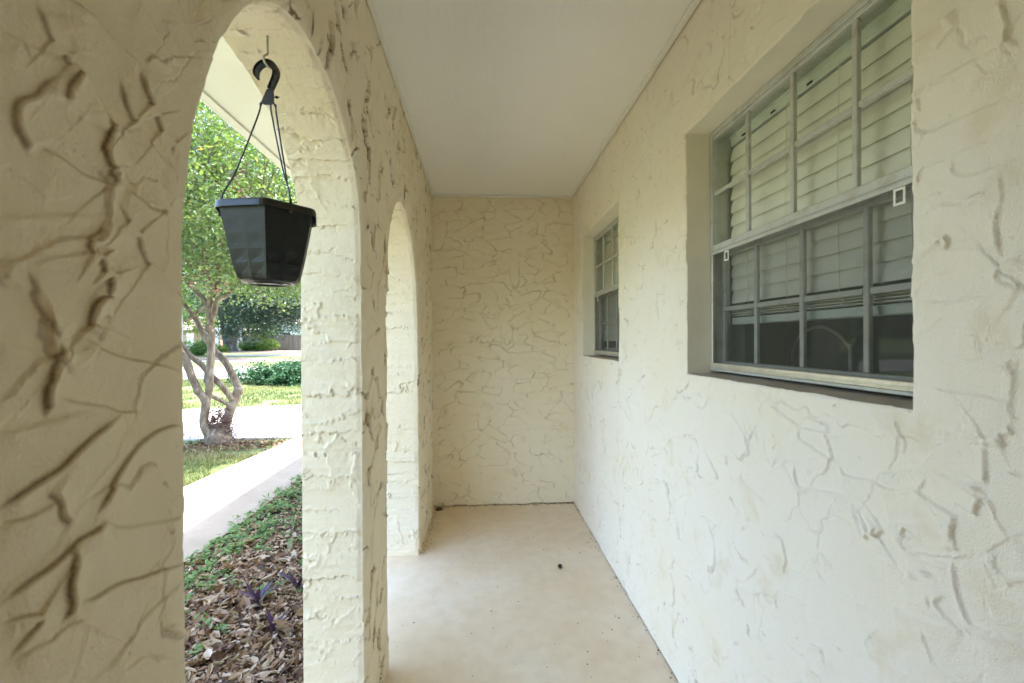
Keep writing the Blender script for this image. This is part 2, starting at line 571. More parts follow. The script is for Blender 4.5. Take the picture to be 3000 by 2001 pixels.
M_GROUND = mat_ground()
M_SOIL = mat_plain('bed soil', (.07, .045, .028), .95, var=.5, vs=18, bmp=.01, bs=60)
M_MULCH = mat_plain('pinkish mulch', (.20, .145, .11), .95, var=.35, vs=3, bmp=.02, bs=12)
M_LITTER = mat_leaf('dead leaves', [(0, (.04, .02, .012)), (.25, (.11, .055, .03)), (.48, (.25, .145, .08)), (.72, (.40, .29, .19)), (1, (.50, .41, .31))], .6, .12)
M_WEED = mat_leaf('weed leaves', [(0, (.05, .10, .03)), (.5, (.105, .19, .055)), (1, (.20, .30, .10))], .5, .3)
M_GRASS = mat_leaf('grass blades', [(0, (.05, .075, .022)), (.45, (.09, .115, .036)), (.75, (.16, .155, .06)), (1, (.27, .20, .125))], .6, .3)
M_CRAPE = mat_leaf('crape myrtle leaves', [(0, (.03, .065, .02)), (.38, (.075, .125, .038)), (.66, (.125, .175, .07)), (.93, (.20, .225, .085)), (1, (.30, .20, .07))], .28, .48, 1.0)
M_PINK = mat_plain('pink blossom', (.72, .26, .26), .6)
M_DARKLEAF = mat_leaf('magnolia leaves', [(0, (.007, .024, .012)), (.6, (.018, .048, .021)), (1, (.05, .085, .034))], .28, .1, .7)
M_MIDLEAF = mat_leaf('broad leaves', [(0, (.025, .065, .014)), (.5, (.05, .12, .025)), (1, (.11, .19, .045))], .45, .35)
M_LIMELEAF = mat_leaf('lime leaves', [(0, (.06, .12, .016)), (.5, (.12, .20, .028)), (1, (.22, .29, .055))], .5, .4)
M_BUSHLEAF = mat_leaf('bush leaves', [(0, (.008, .032, .011)), (.5, (.018, .065, .022)), (1, (.045, .12, .04))], .6, .15, .25)
M_PURPLE = mat_leaf('purple leaves', [(0, (.03, .013, .036)), (1, (.065, .028, .075))], .4, .15)


def mat_bark(name, c0, c1, c2, sc=9):
    m, n, l, p = new_mat(name)
    v = pos(n, l, (1, 1, .35))
    c = ramp(n, l, noise(n, l, sc, 5, v, .65), [(.3, c0), (.5, c1), (.7, c2)])
    l.new(c, p.inputs['Base Color']); p.inputs['Roughness'].default_value = .8
    bump(n, l, p, noise(n, l, sc * 4, 4, v), .008, .7)
    return m


M_BARK = mat_bark('crape myrtle bark', (.065, .043, .027), (.165, .118, .078), (.31, .26, .20), 14)
M_DBARK = mat_bark('dark bark', (.018, .016, .013), (.04, .036, .03), (.14, .14, .13), 3)
M_GBARK = mat_bark('pale bark', (.22, .22, .20), (.38, .38, .36), (.5, .5, .47), 3)
M_VINE = mat_leaf('vine leaves', [(0, (.05, .02, .022)), (.5, (.11, .045, .045)), (1, (.13, .14, .05))], .6, .2)


def mat_wood(name, c0, c1):
    m, n, l, p = new_mat(name)
    v = pos(n, l, (1, 1, .06))
    c = ramp(n, l, noise(n, l, 7, 5, v, .6), [(.3, c0), (.7, c1)])
    l.new(c, p.inputs['Base Color']); p.inputs['Roughness'].default_value = .85
    return m


M_FENCE = mat_wood('weathered boards', (.14, .125, .105), (.27, .25, .22))


def mat_brick():
    m, n, l, p = new_mat('red brick')
    g = n.new('ShaderNodeNewGeometry'); s = n.new('ShaderNodeSeparateXYZ'); c = n.new('ShaderNodeCombineXYZ')
    l.new(g.outputs['Position'], s.inputs[0])
    l.new(math_(n, l, 'ADD', s.outputs[0], s.outputs[1]), c.inputs[0]); l.new(s.outputs[2], c.inputs[1])
    b = n.new('ShaderNodeTexBrick'); l.new(c.outputs[0], b.inputs['Vector'])
    b.inputs['Scale'].default_value = 1; b.inputs['Brick Width'].default_value = .22; b.inputs['Row Height'].default_value = .075
    b.inputs['Mortar Size'].default_value = .008
    b.inputs['Color1'].default_value = (.30, .13, .09, 1); b.inputs['Color2'].default_value = (.38, .19, .13, 1); b.inputs['Mortar'].default_value = (.45, .42, .38, 1)
    l.new(b.outputs[0], p.inputs['Base Color']); p.inputs['Roughness'].default_value = .85
    return m


M_BRICK = mat_brick()
M_SHINGLE = mat_plain('brown shingles', (.36, .28, .24), .9, var=.25, vs=8)
M_SIDING = mat_plain('grey green siding', (.42, .45, .40), .7, var=.05)
M_WHITE = mat_plain('white paint', (.82, .82, .80), .5, var=.03)
M_RED = mat_plain('red car paint', (.55, .025, .02), .3, var=.05)
M_DGLASS = mat_plain('dark window glass', (.02, .022, .024), .1, var=.1)
M_RUBBER = mat_plain('tyre rubber', (.02, .02, .02), .8)
M_CHROME = mat_plain('bumper metal', (.7, .7, .7), .25, .8)
M_BIN = mat_plain('bin plastic', (.03, .035, .035), .5)
# ------------------------------------------------------------------ trowel ridges on the near pier and the house wall (metres along, up)
PIER_RIDGES=[(1.5,[(0.424,1.597),(0.428,1.586),(0.433,1.576),(0.445,1.569),(0.448,1.562),(0.459,1.563)]),
(0.8,[(0.390,1.550),(0.408,1.552),(0.427,1.556),(0.441,1.558),(0.454,1.560)]),
(2.2,[(0.437,1.542),(0.426,1.528),(0.418,1.513),(0.405,1.501),(0.401,1.489),(0.402,1.479),(0.407,1.471),(0.411,1.465)]),
(2,[(0.460,1.562),(0.452,1.551),(0.444,1.536),(0.442,1.523)]),
(1.2,[(0.419,1.470),(0.434,1.469),(0.449,1.465),(0.463,1.461),(0.480,1.463),(0.501,1.465)]),
(0.5,[(0.456,1.529),(0.463,1.520),(0.478,1.514),(0.488,1.510)]),
(2,[(0.496,1.534),(0.494,1.517),(0.488,1.501),(0.491,1.487),(0.499,1.474),(0.508,1.466)]),
(2,[(0.451,1.621),(0.467,1.622),(0.479,1.622),(0.489,1.618),(0.503,1.614),(0.520,1.611),(0.536,1.609)]),
(2.2,[(0.536,1.609),(0.542,1.595),(0.552,1.581),(0.563,1.571),(0.572,1.557),(0.589,1.549),(0.597,1.539)]),
(1.2,[(0.530,1.682),(0.547,1.674),(0.567,1.663),(0.582,1.654),(0.586,1.646)]),
(1.5,[(0.510,1.581),(0.514,1.565),(0.526,1.550),(0.535,1.543),(0.552,1.530),(0.569,1.520),(0.592,1.513),(0.613,1.495)]),
(0.7,[(0.575,1.692),(0.582,1.681),(0.598,1.675)]),
(1,[(0.597,1.539),(0.618,1.536),(0.631,1.532)]),
(0.8,[(0.389,1.401),(0.415,1.409),(0.446,1.419),(0.479,1.428),(0.489,1.435)]),
(1,[(0.493,1.461),(0.494,1.448),(0.487,1.434)]),
(2,[(0.504,1.451),(0.515,1.433),(0.531,1.421),(0.537,1.407),(0.547,1.394),(0.564,1.382),(0.583,1.366),(0.615,1.355)]),
(1.5,[(0.513,1.468),(0.525,1.463),(0.538,1.459),(0.558,1.456),(0.580,1.461)]),
(1.8,[(0.493,1.432),(0.482,1.414),(0.469,1.403),(0.467,1.394),(0.477,1.389),(0.484,1.377),(0.492,1.372),(0.491,1.358),(0.492,1.350)]),
(2.6,[(0.412,1.366),(0.417,1.350),(0.421,1.338),(0.428,1.323),(0.438,1.306)]),
(1,[(0.412,1.366),(0.429,1.376),(0.453,1.384),(0.469,1.392)]),
(2,[(0.497,1.346),(0.479,1.346),(0.469,1.339),(0.464,1.326),(0.468,1.320),(0.478,1.317)]),
(0.8,[(0.478,1.317),(0.500,1.312),(0.523,1.306)]),
(1.2,[(0.546,1.619),(0.556,1.631),(0.574,1.636),(0.582,1.649)]),
(0.8,[(0.643,1.766),(0.672,1.760),(0.699,1.750)]),
(0.8,[(0.717,1.821),(0.749,1.834)]),
(2.6,[(0.439,1.302),(0.433,1.290),(0.427,1.273),(0.424,1.258),(0.428,1.240)]),
(1.2,[(0.456,1.306),(0.481,1.295),(0.505,1.287),(0.536,1.281),(0.571,1.272),(0.610,1.261)]),
(0.6,[(0.388,1.301),(0.405,1.298),(0.432,1.291)]),
(1.2,[(0.432,1.250),(0.456,1.242),(0.488,1.234),(0.505,1.227),(0.529,1.224)]),
(0.8,[(0.387,1.228),(0.405,1.230),(0.424,1.232),(0.451,1.233),(0.473,1.231)]),
(1.8,[(0.505,1.226),(0.477,1.213),(0.455,1.201),(0.438,1.190),(0.421,1.183),(0.402,1.176),(0.387,1.170)]),
(1.6,[(0.610,1.194),(0.585,1.200),(0.555,1.197),(0.532,1.190),(0.513,1.178),(0.498,1.166),(0.485,1.148),(0.474,1.134)]),
(2,[(0.423,1.177),(0.433,1.164),(0.437,1.151),(0.446,1.139)]),
(1.2,[(0.431,1.159),(0.408,1.156),(0.387,1.158)]),
(1,[(0.474,1.128),(0.487,1.118),(0.506,1.107),(0.537,1.097),(0.569,1.088),(0.608,1.077)]),
(2,[(0.482,1.123),(0.466,1.118),(0.448,1.116),(0.437,1.111),(0.418,1.107),(0.402,1.105),(0.386,1.099)]),
(2.6,[(0.443,1.118),(0.441,1.099),(0.436,1.086),(0.441,1.064),(0.434,1.054)]),
(1.6,[(0.445,1.061),(0.466,1.055),(0.492,1.051),(0.521,1.043),(0.547,1.037),(0.583,1.026),(0.616,1.015)]),
(1,[(0.616,0.998),(0.583,0.999),(0.553,0.995),(0.526,0.992),(0.502,0.980),(0.480,0.973)]),
(1.4,[(0.386,1.080),(0.396,1.079),(0.409,1.073),(0.412,1.066),(0.403,1.057),(0.391,1.049)]),
(1.2,[(0.456,1.040),(0.436,1.045),(0.422,1.043),(0.408,1.046),(0.393,1.046)]),
(0.5,[(0.461,1.035),(0.454,1.009),(0.447,0.990)])]
HOUSE_RIDGES=[(1,[(0.701,1.220),(0.666,1.215),(0.620,1.214),(0.590,1.213)]),
(0.5,[(0.708,1.263),(0.650,1.267),(0.584,1.267)]),
(1.6,[(1.127,1.132),(1.060,1.112),(1.007,1.096)]),
(0.8,[(1.007,1.096),(0.946,1.100),(0.898,1.103)]),
(1.2,[(1.014,1.094),(1.011,1.069),(0.973,1.058),(0.940,1.049),(0.889,1.042)]),
(0.8,[(1.101,0.975),(1.060,1.000),(1.000,1.024),(0.953,1.044)]),
(1.6,[(1.029,1.008),(1.022,0.969),(1.001,0.958),(0.940,0.971),(0.870,0.983)]),
(1.8,[(0.898,1.035),(0.875,1.023),(0.814,1.030),(0.768,1.028),(0.733,1.042),(0.716,1.057),(0.710,1.078)]),
(1.6,[(0.731,1.042),(0.701,1.034),(0.673,1.027),(0.657,1.024)]),
(0.8,[(0.708,1.077),(0.667,1.081),(0.623,1.089)]),
(1.6,[(0.622,1.145),(0.623,1.118),(0.622,1.090)]),
(1.8,[(0.622,1.145),(0.612,1.155),(0.600,1.159)]),
(2,[(0.600,1.168),(0.598,1.147)]),
(2,[(0.591,1.181),(0.587,1.168)]),
(0.8,[(0.786,0.958),(0.752,0.978),(0.709,0.995),(0.660,1.019)]),
(2.4,[(0.829,0.915),(0.824,0.928),(0.807,0.941),(0.802,0.951)]),
(2,[(0.807,0.931),(0.791,0.950)]),
(0.8,[(0.865,0.974),(0.854,0.943),(0.834,0.917)]),
(1.2,[(0.758,0.966),(0.748,0.939),(0.732,0.931),(0.701,0.938),(0.670,0.943)]),
(1.4,[(0.660,1.016),(0.663,0.991),(0.657,0.973)]),
(2.4,[(0.631,1.038),(0.628,1.052),(0.623,1.068)]),
(1,[(0.622,1.070),(0.612,1.058),(0.603,1.036),(0.590,1.020),(0.580,1.026)]),
(1.5,[(0.667,0.955),(0.664,0.926),(0.654,0.894),(0.635,0.868),(0.577,0.884)]),
(1.6,[(0.677,0.894),(0.694,0.874),(0.684,0.862),(0.664,0.854),(0.648,0.847)]),
(0.6,[(0.805,0.895),(0.760,0.898),(0.728,0.896)]),
(0.7,[(1.154,1.044),(1.141,0.995),(1.106,0.977)]),
(1.4,[(1.116,0.649),(1.046,0.680),(1.002,0.693)]),
(1,[(0.967,0.786),(0.911,0.773),(0.829,0.784)]),
(1,[(0.778,0.814),(0.740,0.821),(0.670,0.843)]),
(0.8,[(0.805,0.761),(0.834,0.717),(0.820,0.693)]),
(0.8,[(0.820,0.698),(0.761,0.711),(0.720,0.719)]),
(1,[(0.720,0.811),(0.709,0.785),(0.695,0.763),(0.657,0.766)]),
(1.8,[(0.981,0.611),(0.942,0.623)]),
(2.2,[(1.325,0.955),(1.322,0.923)]),
(1,[(1.256,0.922),(1.245,0.894),(1.174,0.881),(1.128,0.863)]),
(1,[(0.768,1.158),(0.760,1.140),(0.751,1.118),(0.758,1.098)]),
(0.6,[(0.886,1.124),(0.823,1.115),(0.760,1.105)]),
(1.2,[(1.303,0.564),(1.195,0.611),(1.185,0.608)]),
(1,[(0.584,1.275),(0.587,1.238),(0.590,1.201),(0.582,1.187)]),
(2,[(1.432,0.565),(1.425,0.562)]),
(1.8,[(0.734,1.803),(0.711,1.803),(0.686,1.808),(0.663,1.815)]),
(0.8,[(0.721,1.723),(0.683,1.722),(0.644,1.719),(0.606,1.718),(0.595,1.720)]),
(0.9,[(0.719,1.647),(0.701,1.641),(0.660,1.641),(0.626,1.641),(0.577,1.640)]),
(0.9,[(0.729,1.585),(0.683,1.585),(0.650,1.589),(0.606,1.590)]),
(1.2,[(0.668,1.583),(0.666,1.562),(0.641,1.548),(0.609,1.546),(0.582,1.549)]),
(0.7,[(0.723,1.531),(0.663,1.511),(0.609,1.497)]),
(0.6,[(0.720,1.449),(0.666,1.441),(0.609,1.437)]),
(1,[(0.725,1.361),(0.667,1.358),(0.620,1.363)]),
(1.2,[(0.606,1.540),(0.601,1.507),(0.606,1.474),(0.601,1.417)]),
(2.6,[(0.678,1.469),(0.670,1.457),(0.676,1.444)]),
(2,[(0.685,1.463),(0.682,1.456)]),
(1.6,[(0.723,1.711),(0.721,1.688)]),
(1.4,[(0.731,1.678),(0.727,1.658),(0.708,1.642)]),
(1.4,[(0.604,1.786),(0.595,1.751),(0.595,1.727),(0.584,1.708)]),
(1.2,[(0.609,1.387),(0.601,1.404),(0.577,1.416)]),
(1.2,[(0.609,1.387),(0.593,1.376),(0.577,1.366)]),
(1.6,[(1.212,2.133),(1.187,2.140),(1.197,2.152)]),
(1.4,[(1.324,2.062),(1.300,2.081)]),
(1,[(1.591,2.132),(1.509,2.157),(1.393,2.169)]),
(1.2,[(1.178,2.058),(1.140,2.074),(1.096,2.089),(1.048,2.077)]),
(1.4,[(1.007,2.041),(0.983,2.046),(0.956,2.050)])]
# ------------------------------------------------------------------ porch: arcade wall
# each arch: apex y, half widths, spring heights (left, right), top
ARCHES = [dict(y=1.06, a=(.445, .435), zs=(1.40, 1.62), top=1.986, seed=13),
          dict(y=2.28, a=(.43, .51), zs=(1.43, 1.33), top=1.972, seed=14)]


def arch_edge(A, side, z, raw=False):
    """y of the arch edge at height z; side 0 = toward the camera, 1 = far side"""
    a = A['a'][side]; zs = A['zs'][side]
    t = np.clip((z - zs) / (A['top'] - zs), 0, 1)
    e = a * np.sqrt(1 - t * t)
    y = A['y'] + (e if side else -e)
    if raw: return y
    k = A['seed'] * 7 + side
    n = (vn(z / .05, k + .5, 31) - .5) * .0034 + (vn(z / .012, k + .5, 32) - .5) * .0026
    return y + n * (1 - t ** 8)


def arch_rows(A):
    th = np.linspace(0, np.pi / 2, 110)
    return np.concatenate([A['zs'][s] + (A['top'] - A['zs'][s]) * np.sin(th) for s in (0, 1)])


def arch_dv(A, y, z):
    t = (y - A['y']) / np.where(y < A['y'], A['a'][0], A['a'][1]); zs = np.where(y < A['y'], A['zs'][0], A['zs'][1])
    return np.where(abs(t) < 1, z - (zs + (A['top'] - zs) * np.sqrt(np.clip(1 - t * t, 0, 1))), 9.0)


def face_h(y, z, zr, near=False):
    lo, hi = y.min() - .05, y.max() + .05
    n = int((hi - lo) * 2.44 * 95)
    h, g = slabs(y, z, .115, .145, .0105, 101, .0055, .42, .14, .7)
    h2, g2 = plates(y, z, zr, n, (.06, .13), (.035, .07), .0125, lambda q: q.uniform(0, 6.28), 1001 + int(hi * 100), (lo, hi, 0, 2.5), grime_shade=1.2)
    b = h2 > .001
    h = np.where(b, np.maximum(h * .5, h2 + .003), h); g = np.where(b, g2, np.maximum(g, g2))
    if near:                                           # the pier beside the camera: broad plates and the ridges seen on it
        hb, gb = plates(y, z, zr, 130, (.07, .15), (.05, .09), .0048, lambda q: q.choice([-.6, .5, 2.6, 3.5]) + q.normal(0, .5), 171, (.1, .75, .4, 2.4), grime_shade=.5)
        k = sstep(.68, .61, y) * sstep(2.05, 1.9, z)
        h = h * (1 - k) + hb * k; g = g * (1 - k) + gb * k
        h, g = ridges(y, z, h, g, PIER_RIDGES, .0033, .045, .85)
    h = h + (vn(y / .02, z / .02, 41) - .5) * .0009 + (vn(y / .3, z / .3, 42) - .5) * .004
    return h, g


V_all = []; F_all = []; G_all = []; off = 0


def put(V, F, G):
    global off
    V_all.append(V); F_all.append(F + off); G_all.append(G); off += len(V)


def reveal_round(d, r=.009, dep=.006):
    t = np.clip(1 - d / r, 0, 1)
    return dep * t * t


segs = [(None, 0, 400, -2.0), (0, 1, 230, 0), (1, None, 260, YB + .03)]  # unseen stretch behind the viewer made solid to keep light out
for (ia, ib, nc, yend) in segs:
    zz = [np.arange(0, CEIL, .0045 if nc > 100 else .012), [CEIL + .02]]
    if ib == 0: zz[0] = np.concatenate([np.arange(0, .75, .0045), np.arange(.75, 2.0, .0014), np.arange(2.0, CEIL, .0045)])
    for k in (ia, ib):
        if k is not None: zz.append(arch_rows(ARCHES[k]))
    z = np.unique(np.round(np.concatenate(zz), 5)); kz = [0]
    for q in range(1, len(z)):
        if z[q] - z[kz[-1]] > (.0011 if z[q] < 1.80 else .0007 if z[q] < 1.93 else 1.5e-4): kz.append(q)
    z = z[kz]
    for k in (ia, ib):
        if k is not None:                              # keep the apex row exact
            z[np.argmin(abs(z - ARCHES[k]['top']))] = ARCHES[k]['top']
    yl = arch_edge(ARCHES[ia], 1, z) if ia is not None else np.full(z.shape, yend)
    yr = arch_edge(ARCHES[ib], 0, z) if ib is not None else np.full(z.shape, yend)
    u = np.linspace(0, 1, nc)
    u = u + .35 * np.sin(2 * np.pi * u) / (2 * np.pi) * -1   # finer near the edges
    if ib == 0: u = np.concatenate([np.linspace(0, .87, 70)[:-1], np.linspace(.87, 1, nc - 69)])
    Y = yl[:, None] * (1 - u) + yr[:, None] * u; Z = np.repeat(z[:, None], nc, 1)
    h, g = face_h(Y, Z, z, near=(ib == 0))
    d = np.full(Y.shape, 9.0)
    if ia is not None: d = np.minimum(d, np.where(Z < ARCHES[ia]['top'], Y - yl[:, None], 9))
    if ib is not None: d = np.minimum(d, np.where(Z < ARCHES[ib]['top'], yr[:, None] - Y, 9))
    for k in (ia, ib):
        if k is not None: d = np.minimum(d, np.maximum(arch_dv(ARCHES[k], Y, Z), 0))
    h = h * (.35 + .65 * sstep(0, .03, d))
    X = XL + h - reveal_round(d)
    put(np.stack([X, Y, Z], -1).reshape(-1, 3), gridF(len(z), nc), g.ravel())
    # outer face
    o = np.linspace(0, 1, 3)
    Yo = yl[:, None] * (1 - o) + yr[:, None] * o
    put(np.stack([np.full(Yo.shape, XO), Yo, np.repeat(z[:, None], 3, 1)], -1).reshape(-1, 3), gridF(len(z), 3, True), np.zeros(Yo.size))
    # jambs and intrados halves
    for k, side in ((ia, 1), (ib, 0)):
        if k is None: continue
        A = ARCHES[k]; m = z <= A['top'] + 1e-6; zr = z[m]
        ye = (yl if side else yr)[m]; xf = X[m][:, 0 if side else -1]
        yr_ = arch_edge(A, side, zr, True)
        s = np.concatenate([[0], np.cumsum(np.hypot(np.diff(yr_), np.diff(zr)))])
        n2 = 56; c = np.linspace(0, 1, n2) ** 1.15
        Sg = np.repeat(s[:, None], n2, 1); Xg = xf[:, None] * (1 - c) + XO * c
        hj, gj = slabs(Xg + 3.1 * k, Sg, .30, .072, .0050, 201 + 13 * k + side, .005, .38, .20)
        hj2, gj2 = slabs(Xg + 1.7 * k, Sg + 5, .10, .15, .0075, 261 + 13 * k + side, .004, .4, .12)
        b = hj2 - .0042 > hj
        hj = np.where(b, hj2 - .0042, hj); gj = np.where(b, gj2, gj) * .3
        hj = hj + (vn(Xg / .018, Sg / .018, 43) - .5) * .0012
        hj = hj * sstep(0, .10, c)[None, :] * sstep(0.0, .02, s)[:, None]
        ty = np.gradient(yr_, s); tz = np.gradient(zr, s)
        ny, nz = (tz, -ty) if side == 0 else (-tz, ty)   # into the opening
        ny, nz = -ny, -nz
        if side == 0: sgn = np.sign(ny[0]) or 1
        want = 1 if side == 0 else -1                    # near jamb faces +y, far jamb faces -y
        f = np.sign(ny[2]) * want
        ny = ny * f; nz = nz * f
        # plaster pulled to zero at the crown so both halves meet
        hj = hj * np.clip((s[-1] - s) / .02, 0, 1)[:, None]
        Vj = np.stack([Xg, ye[:, None] + hj * ny[:, None], zr[:, None] + hj * nz[:, None]], -1)
        put(Vj.reshape(-1, 3), gridF(len(zr), n2, side == 1), gj.ravel())
arc = mk('arcade_wall', np.concatenate(V_all), [np.concatenate(F_all)], M_ARC, smooth=True, attrs={'grime_shade': np.concatenate(G_all)},
         label='cream rough-stuccoed porch wall pierced by tall round arches', cat='wall')

# the house's outer wall going on beyond the end wall
mb = MB(); mb.box(XO, XO + .18, YB + .05, 6.6, -.2, CEIL)
mb.build('garage_wall', M_ARC, label='outer stucco house wall continuing beyond the porch end, behind the far pier', cat='wall')


# ------------------------------------------------------------------ house wall with two window openings
OPEN = [(.737, 1.596, 1.180, 2.045), (2.400, 3.276, 1.187, 2.048)]
XREV = .832


def jy(z, k): return (vn(z / .06, k + .5, 51) - .5) * .007 + (vn(z / .015, k + .5, 52) - .5) * .004


yb = np.concatenate([np.linspace(-2.0, -.3, 50), np.linspace(-.3, .45, 80)[1:], np.arange(.45, 1.30, .0017), np.arange(1.30, 1.75, .0028), np.arange(1.75, YB + .02, .0048), [YB + .03]])
zb = np.concatenate([np.arange(0.004, .3, .0032), np.arange(.3, 2.1, .0023), np.arange(2.1, CEIL + .02, .0032), [CEIL + .03]])
for o in OPEN:
    for e in o[:2]: yb[np.argmin(abs(yb - e))] = e
    for e in o[2:]: zb[np.argmin(abs(zb - e))] = e
yb.sort(); zb.sort()
Y, Z = np.meshgrid(yb, zb)
h, g = slabs(Y, Z, .18, .105, .0046, 301, .0032, .40, .08, .25)
h2, g2 = plates(Y, Z, zb, 560, (.07, .16), (.04, .075), .0060, lambda q: q.choice([-.7, -.5, .4, 2.4, 3.6]) + q.normal(0, .55), 301, (1.0, 3.7, 0, 2.5), yc=yb, grime_shade=.9)
b = h2 > .0008
h = np.where(b, np.maximum(h * .5, h2 + .0012), h); g = np.where(b, g2, np.maximum(g, g2))
k = sstep(1.30, 1.05, Y)
hn, gn = plates(Y, Z, zb, 210, (.08, .18), (.05, .095), .0052, lambda q: q.choice([-.8, -.4, .3, 2.5]) + q.normal(0, .45), 361, (.1, 1.45, 0, 2.5), yc=yb, grime_shade=.35)
h = h * (1 - k) + hn * k; g = g * (1 - k) + gn * k
h, g = ridges(Y, Z, h, g, HOUSE_RIDGES, .0036, .055, .25)
# small droppings and gouges of plaster
rg = np.random.default_rng(5)
for i in range(300):
    py, pz = rg.uniform(.5, 3.55), rg.uniform(.05, 2.4)
    m = (abs(Y - py) < .03) & (abs(Z - pz) < .03)
    a = rg.uniform(0, 3.14); dy = Y[m] - py; dz = Z[m] - pz
    p1 = dy * math.cos(a) + dz * math.sin(a); p2 = -dy * math.sin(a) + dz * math.cos(a)
    ln = rg.uniform(.005, .017)
    q = np.exp(-(p1 / ln) ** 2 - (p2 / .003) ** 2)
    h[m] += q * rg.uniform(.002, .006); g[m] = np.maximum(g[m], np.exp(-(p1 / (ln * .9)) ** 2 - ((p2 + .003) / .0019) ** 2) * rg.uniform(.3, 1.5))
h = h + (vn(Y / .02, Z / .02, 44) - .5) * .0007 + (vn(Y / .35, Z / .35, 45) - .5) * .004
d = np.full(Y.shape, 9.0)
Ys, Zs = Y.copy(), Z.copy()
inside = np.zeros(Y.shape, bool)
for q, (y0, y1, z0, z1) in enumerate(OPEN):
    dy = np.maximum(np.maximum(y0 - Y, Y - y1), 0); dz = np.maximum(np.maximum(z0 - Z, Z - z1), 0)
    d = np.minimum(d, np.hypot(dy, dz))
    inside |= (Y > y0 + 1e-6) & (Y < y1 - 1e-6) & (Z > z0 + 1e-6) & (Z < z1 - 1e-6)
    on = (abs(Y - y0) < 1e-6) & (Z >= z0 - 1e-6) & (Z <= z1 + 1e-6)
    Ys[on] += jy(Z[on], 3 * q) * np.minimum(1, np.minimum(Z[on] - z0, z1 - Z[on]) / .03)
    on = (abs(Z - z0) < 1e-6) & (Y >= y0 - 1e-6) & (Y <= y1 + 1e-6)
    Zs[on] += .5 * jy(Y[on], 3 * q + 1) * np.minimum(1, np.minimum(Y[on] - y0, y1 - Y[on]) / .03)
X = XR - h + reveal_round(d, .007, .004)
nr, nc = Y.shape
F = gridF(nr, nc, True)
cen_y = (yb[:-1] + yb[1:]) / 2; cen_z = (zb[:-1] + zb[1:]) / 2
CY, CZ = np.meshgrid(cen_y, cen_z); keep = np.ones(CY.shape, bool)
for (y0, y1, z0, z1) in OPEN: keep &= ~((CY > y0) & (CY < y1) & (CZ > z0) & (CZ < z1))
V = np.stack([X, Ys, Zs], -1).reshape(-1, 3)
F = F[keep.ravel()]
used = np.zeros(len(V), bool); used[F.ravel()] = True
remap = np.cumsum(used) - 1
hw = mk('house_wall', V[used], [remap[F]], M_WALL, smooth=True, attrs={'grime_shade': g.ravel()[used]},
        label='long cream stucco house wall with two recessed windows', cat='wall')
# reveals (smooth painted returns) and the inner skin of the wall
for q, (y0, y1, z0, z1) in enumerate(OPEN):
    mb = MB()
    ky0, ky1 = np.argmin(abs(yb - y0)), np.argmin(abs(yb - y1)); kz0, kz1 = np.argmin(abs(zb - z0)), np.argmin(abs(zb - z1))
    for (rr, cc, fl, t) in ((slice(kz0, kz1 + 1), ky0, False, 0), (slice(kz0, kz1 + 1), ky1, True, 0), (kz1, slice(ky0, ky1 + 1), False, 1)):
        xf = X[rr, cc]; yf = Ys[rr, cc]; zf = Zs[rr, cc]; n = len(xf)
        c = np.array([0, .12, .5, 1.0])
        VX = xf[:, None] * (1 - c) + .95 * c
        ys = Y[rr, cc]; zs_ = Z[rr, cc]
        wv = np.array([1, .55, .1, 0])
        VY = ys[:, None] + (yf - ys)[:, None] * wv; VZ = zs_[:, None] + (zf - zs_)[:, None] * wv
        mb.add(np.stack([VX, VY, VZ], -1).reshape(-1, 3), gridF(n, 4, fl))
    mb.build('window_reveal', M_REV, hw, smooth=True)
    xf = X[kz0, ky0:ky1 + 1]; yf = Ys[kz0, ky0:ky1 + 1]; zf = Zs[kz0, ky0:ky1 + 1]
    c = np.array([0, .15, .5, 1.0])
    VX = xf[:, None] * (1 - c) + .95 * c
    VZ = z0 + (zf - z0)[:, None] * np.array([1, .5, .1, 0]) + np.array([0, .001, .003, .006])
    mk('window_sill', np.stack([VX, np.repeat(yf[:, None], 4, 1), VZ], -1).reshape(-1, 3), [gridF(len(xf), 4, True)], M_SILL, hw, smooth=True,
       label='dull brown painted sill' )

# ------------------------------------------------------------------ end wall
mb = MB(); mb.box(XO, XR + .3, -2.00, -1.91, -.1, CEIL + .03)  # unseen wall added behind the viewer to darken the near pier
mb.build('light_block_wall', M_WALL, kind='structure', label='unseen stucco wall added behind the viewer to block light', cat='wall')
yy = np.linspace(XL - .02, XR + .02, 330); zz = np.linspace(0.0, CEIL + .02, 620)
U, Z = np.meshgrid(yy, zz)
h, g = slabs(U + 20, Z, .17, .080, .0066, 401, .0042, .29, .05, .45)
h2, g2 = plates(U, Z, zz, 170, (.07, .16), (.03, .052), .0080, lambda q: q.choice([0, 0, 3.14, 3.14, -1.2]) + q.normal(0, .35), 401, (XL - .05, XR + .05, -.05, 2.5), yc=yy, grime_shade=1.1)
b = h2 > .001
h = np.where(b, np.maximum(h * .5, h2 + .002), h); g = np.where(b, g2, np.maximum(g, g2)) * .7
h = h + (vn(U / .02, Z / .02, 46) - .5) * .0008
Zb = Z.copy(); Zb[0] = .007 + .014 * vn(yy / .035, .5, 61) + .006 * vn(yy / .012, .5, 62)
mk('end_wall', np.stack([U, YB - h, Zb], -1).reshape(-1, 3), [gridF(620, 330)], M_END, smooth=True, attrs={'grime_shade': g.ravel()},
   label='short stucco wall closing the far end of the porch', cat='wall')
mb = MB(); mb.box(XL - .02, XR + .02, YB + .012, YB + .04, -.01, .06)
mb.build('sill_plate', M_GRIT, label='dark gap and dirt under the bottom edge of the end wall', cat='base plate')

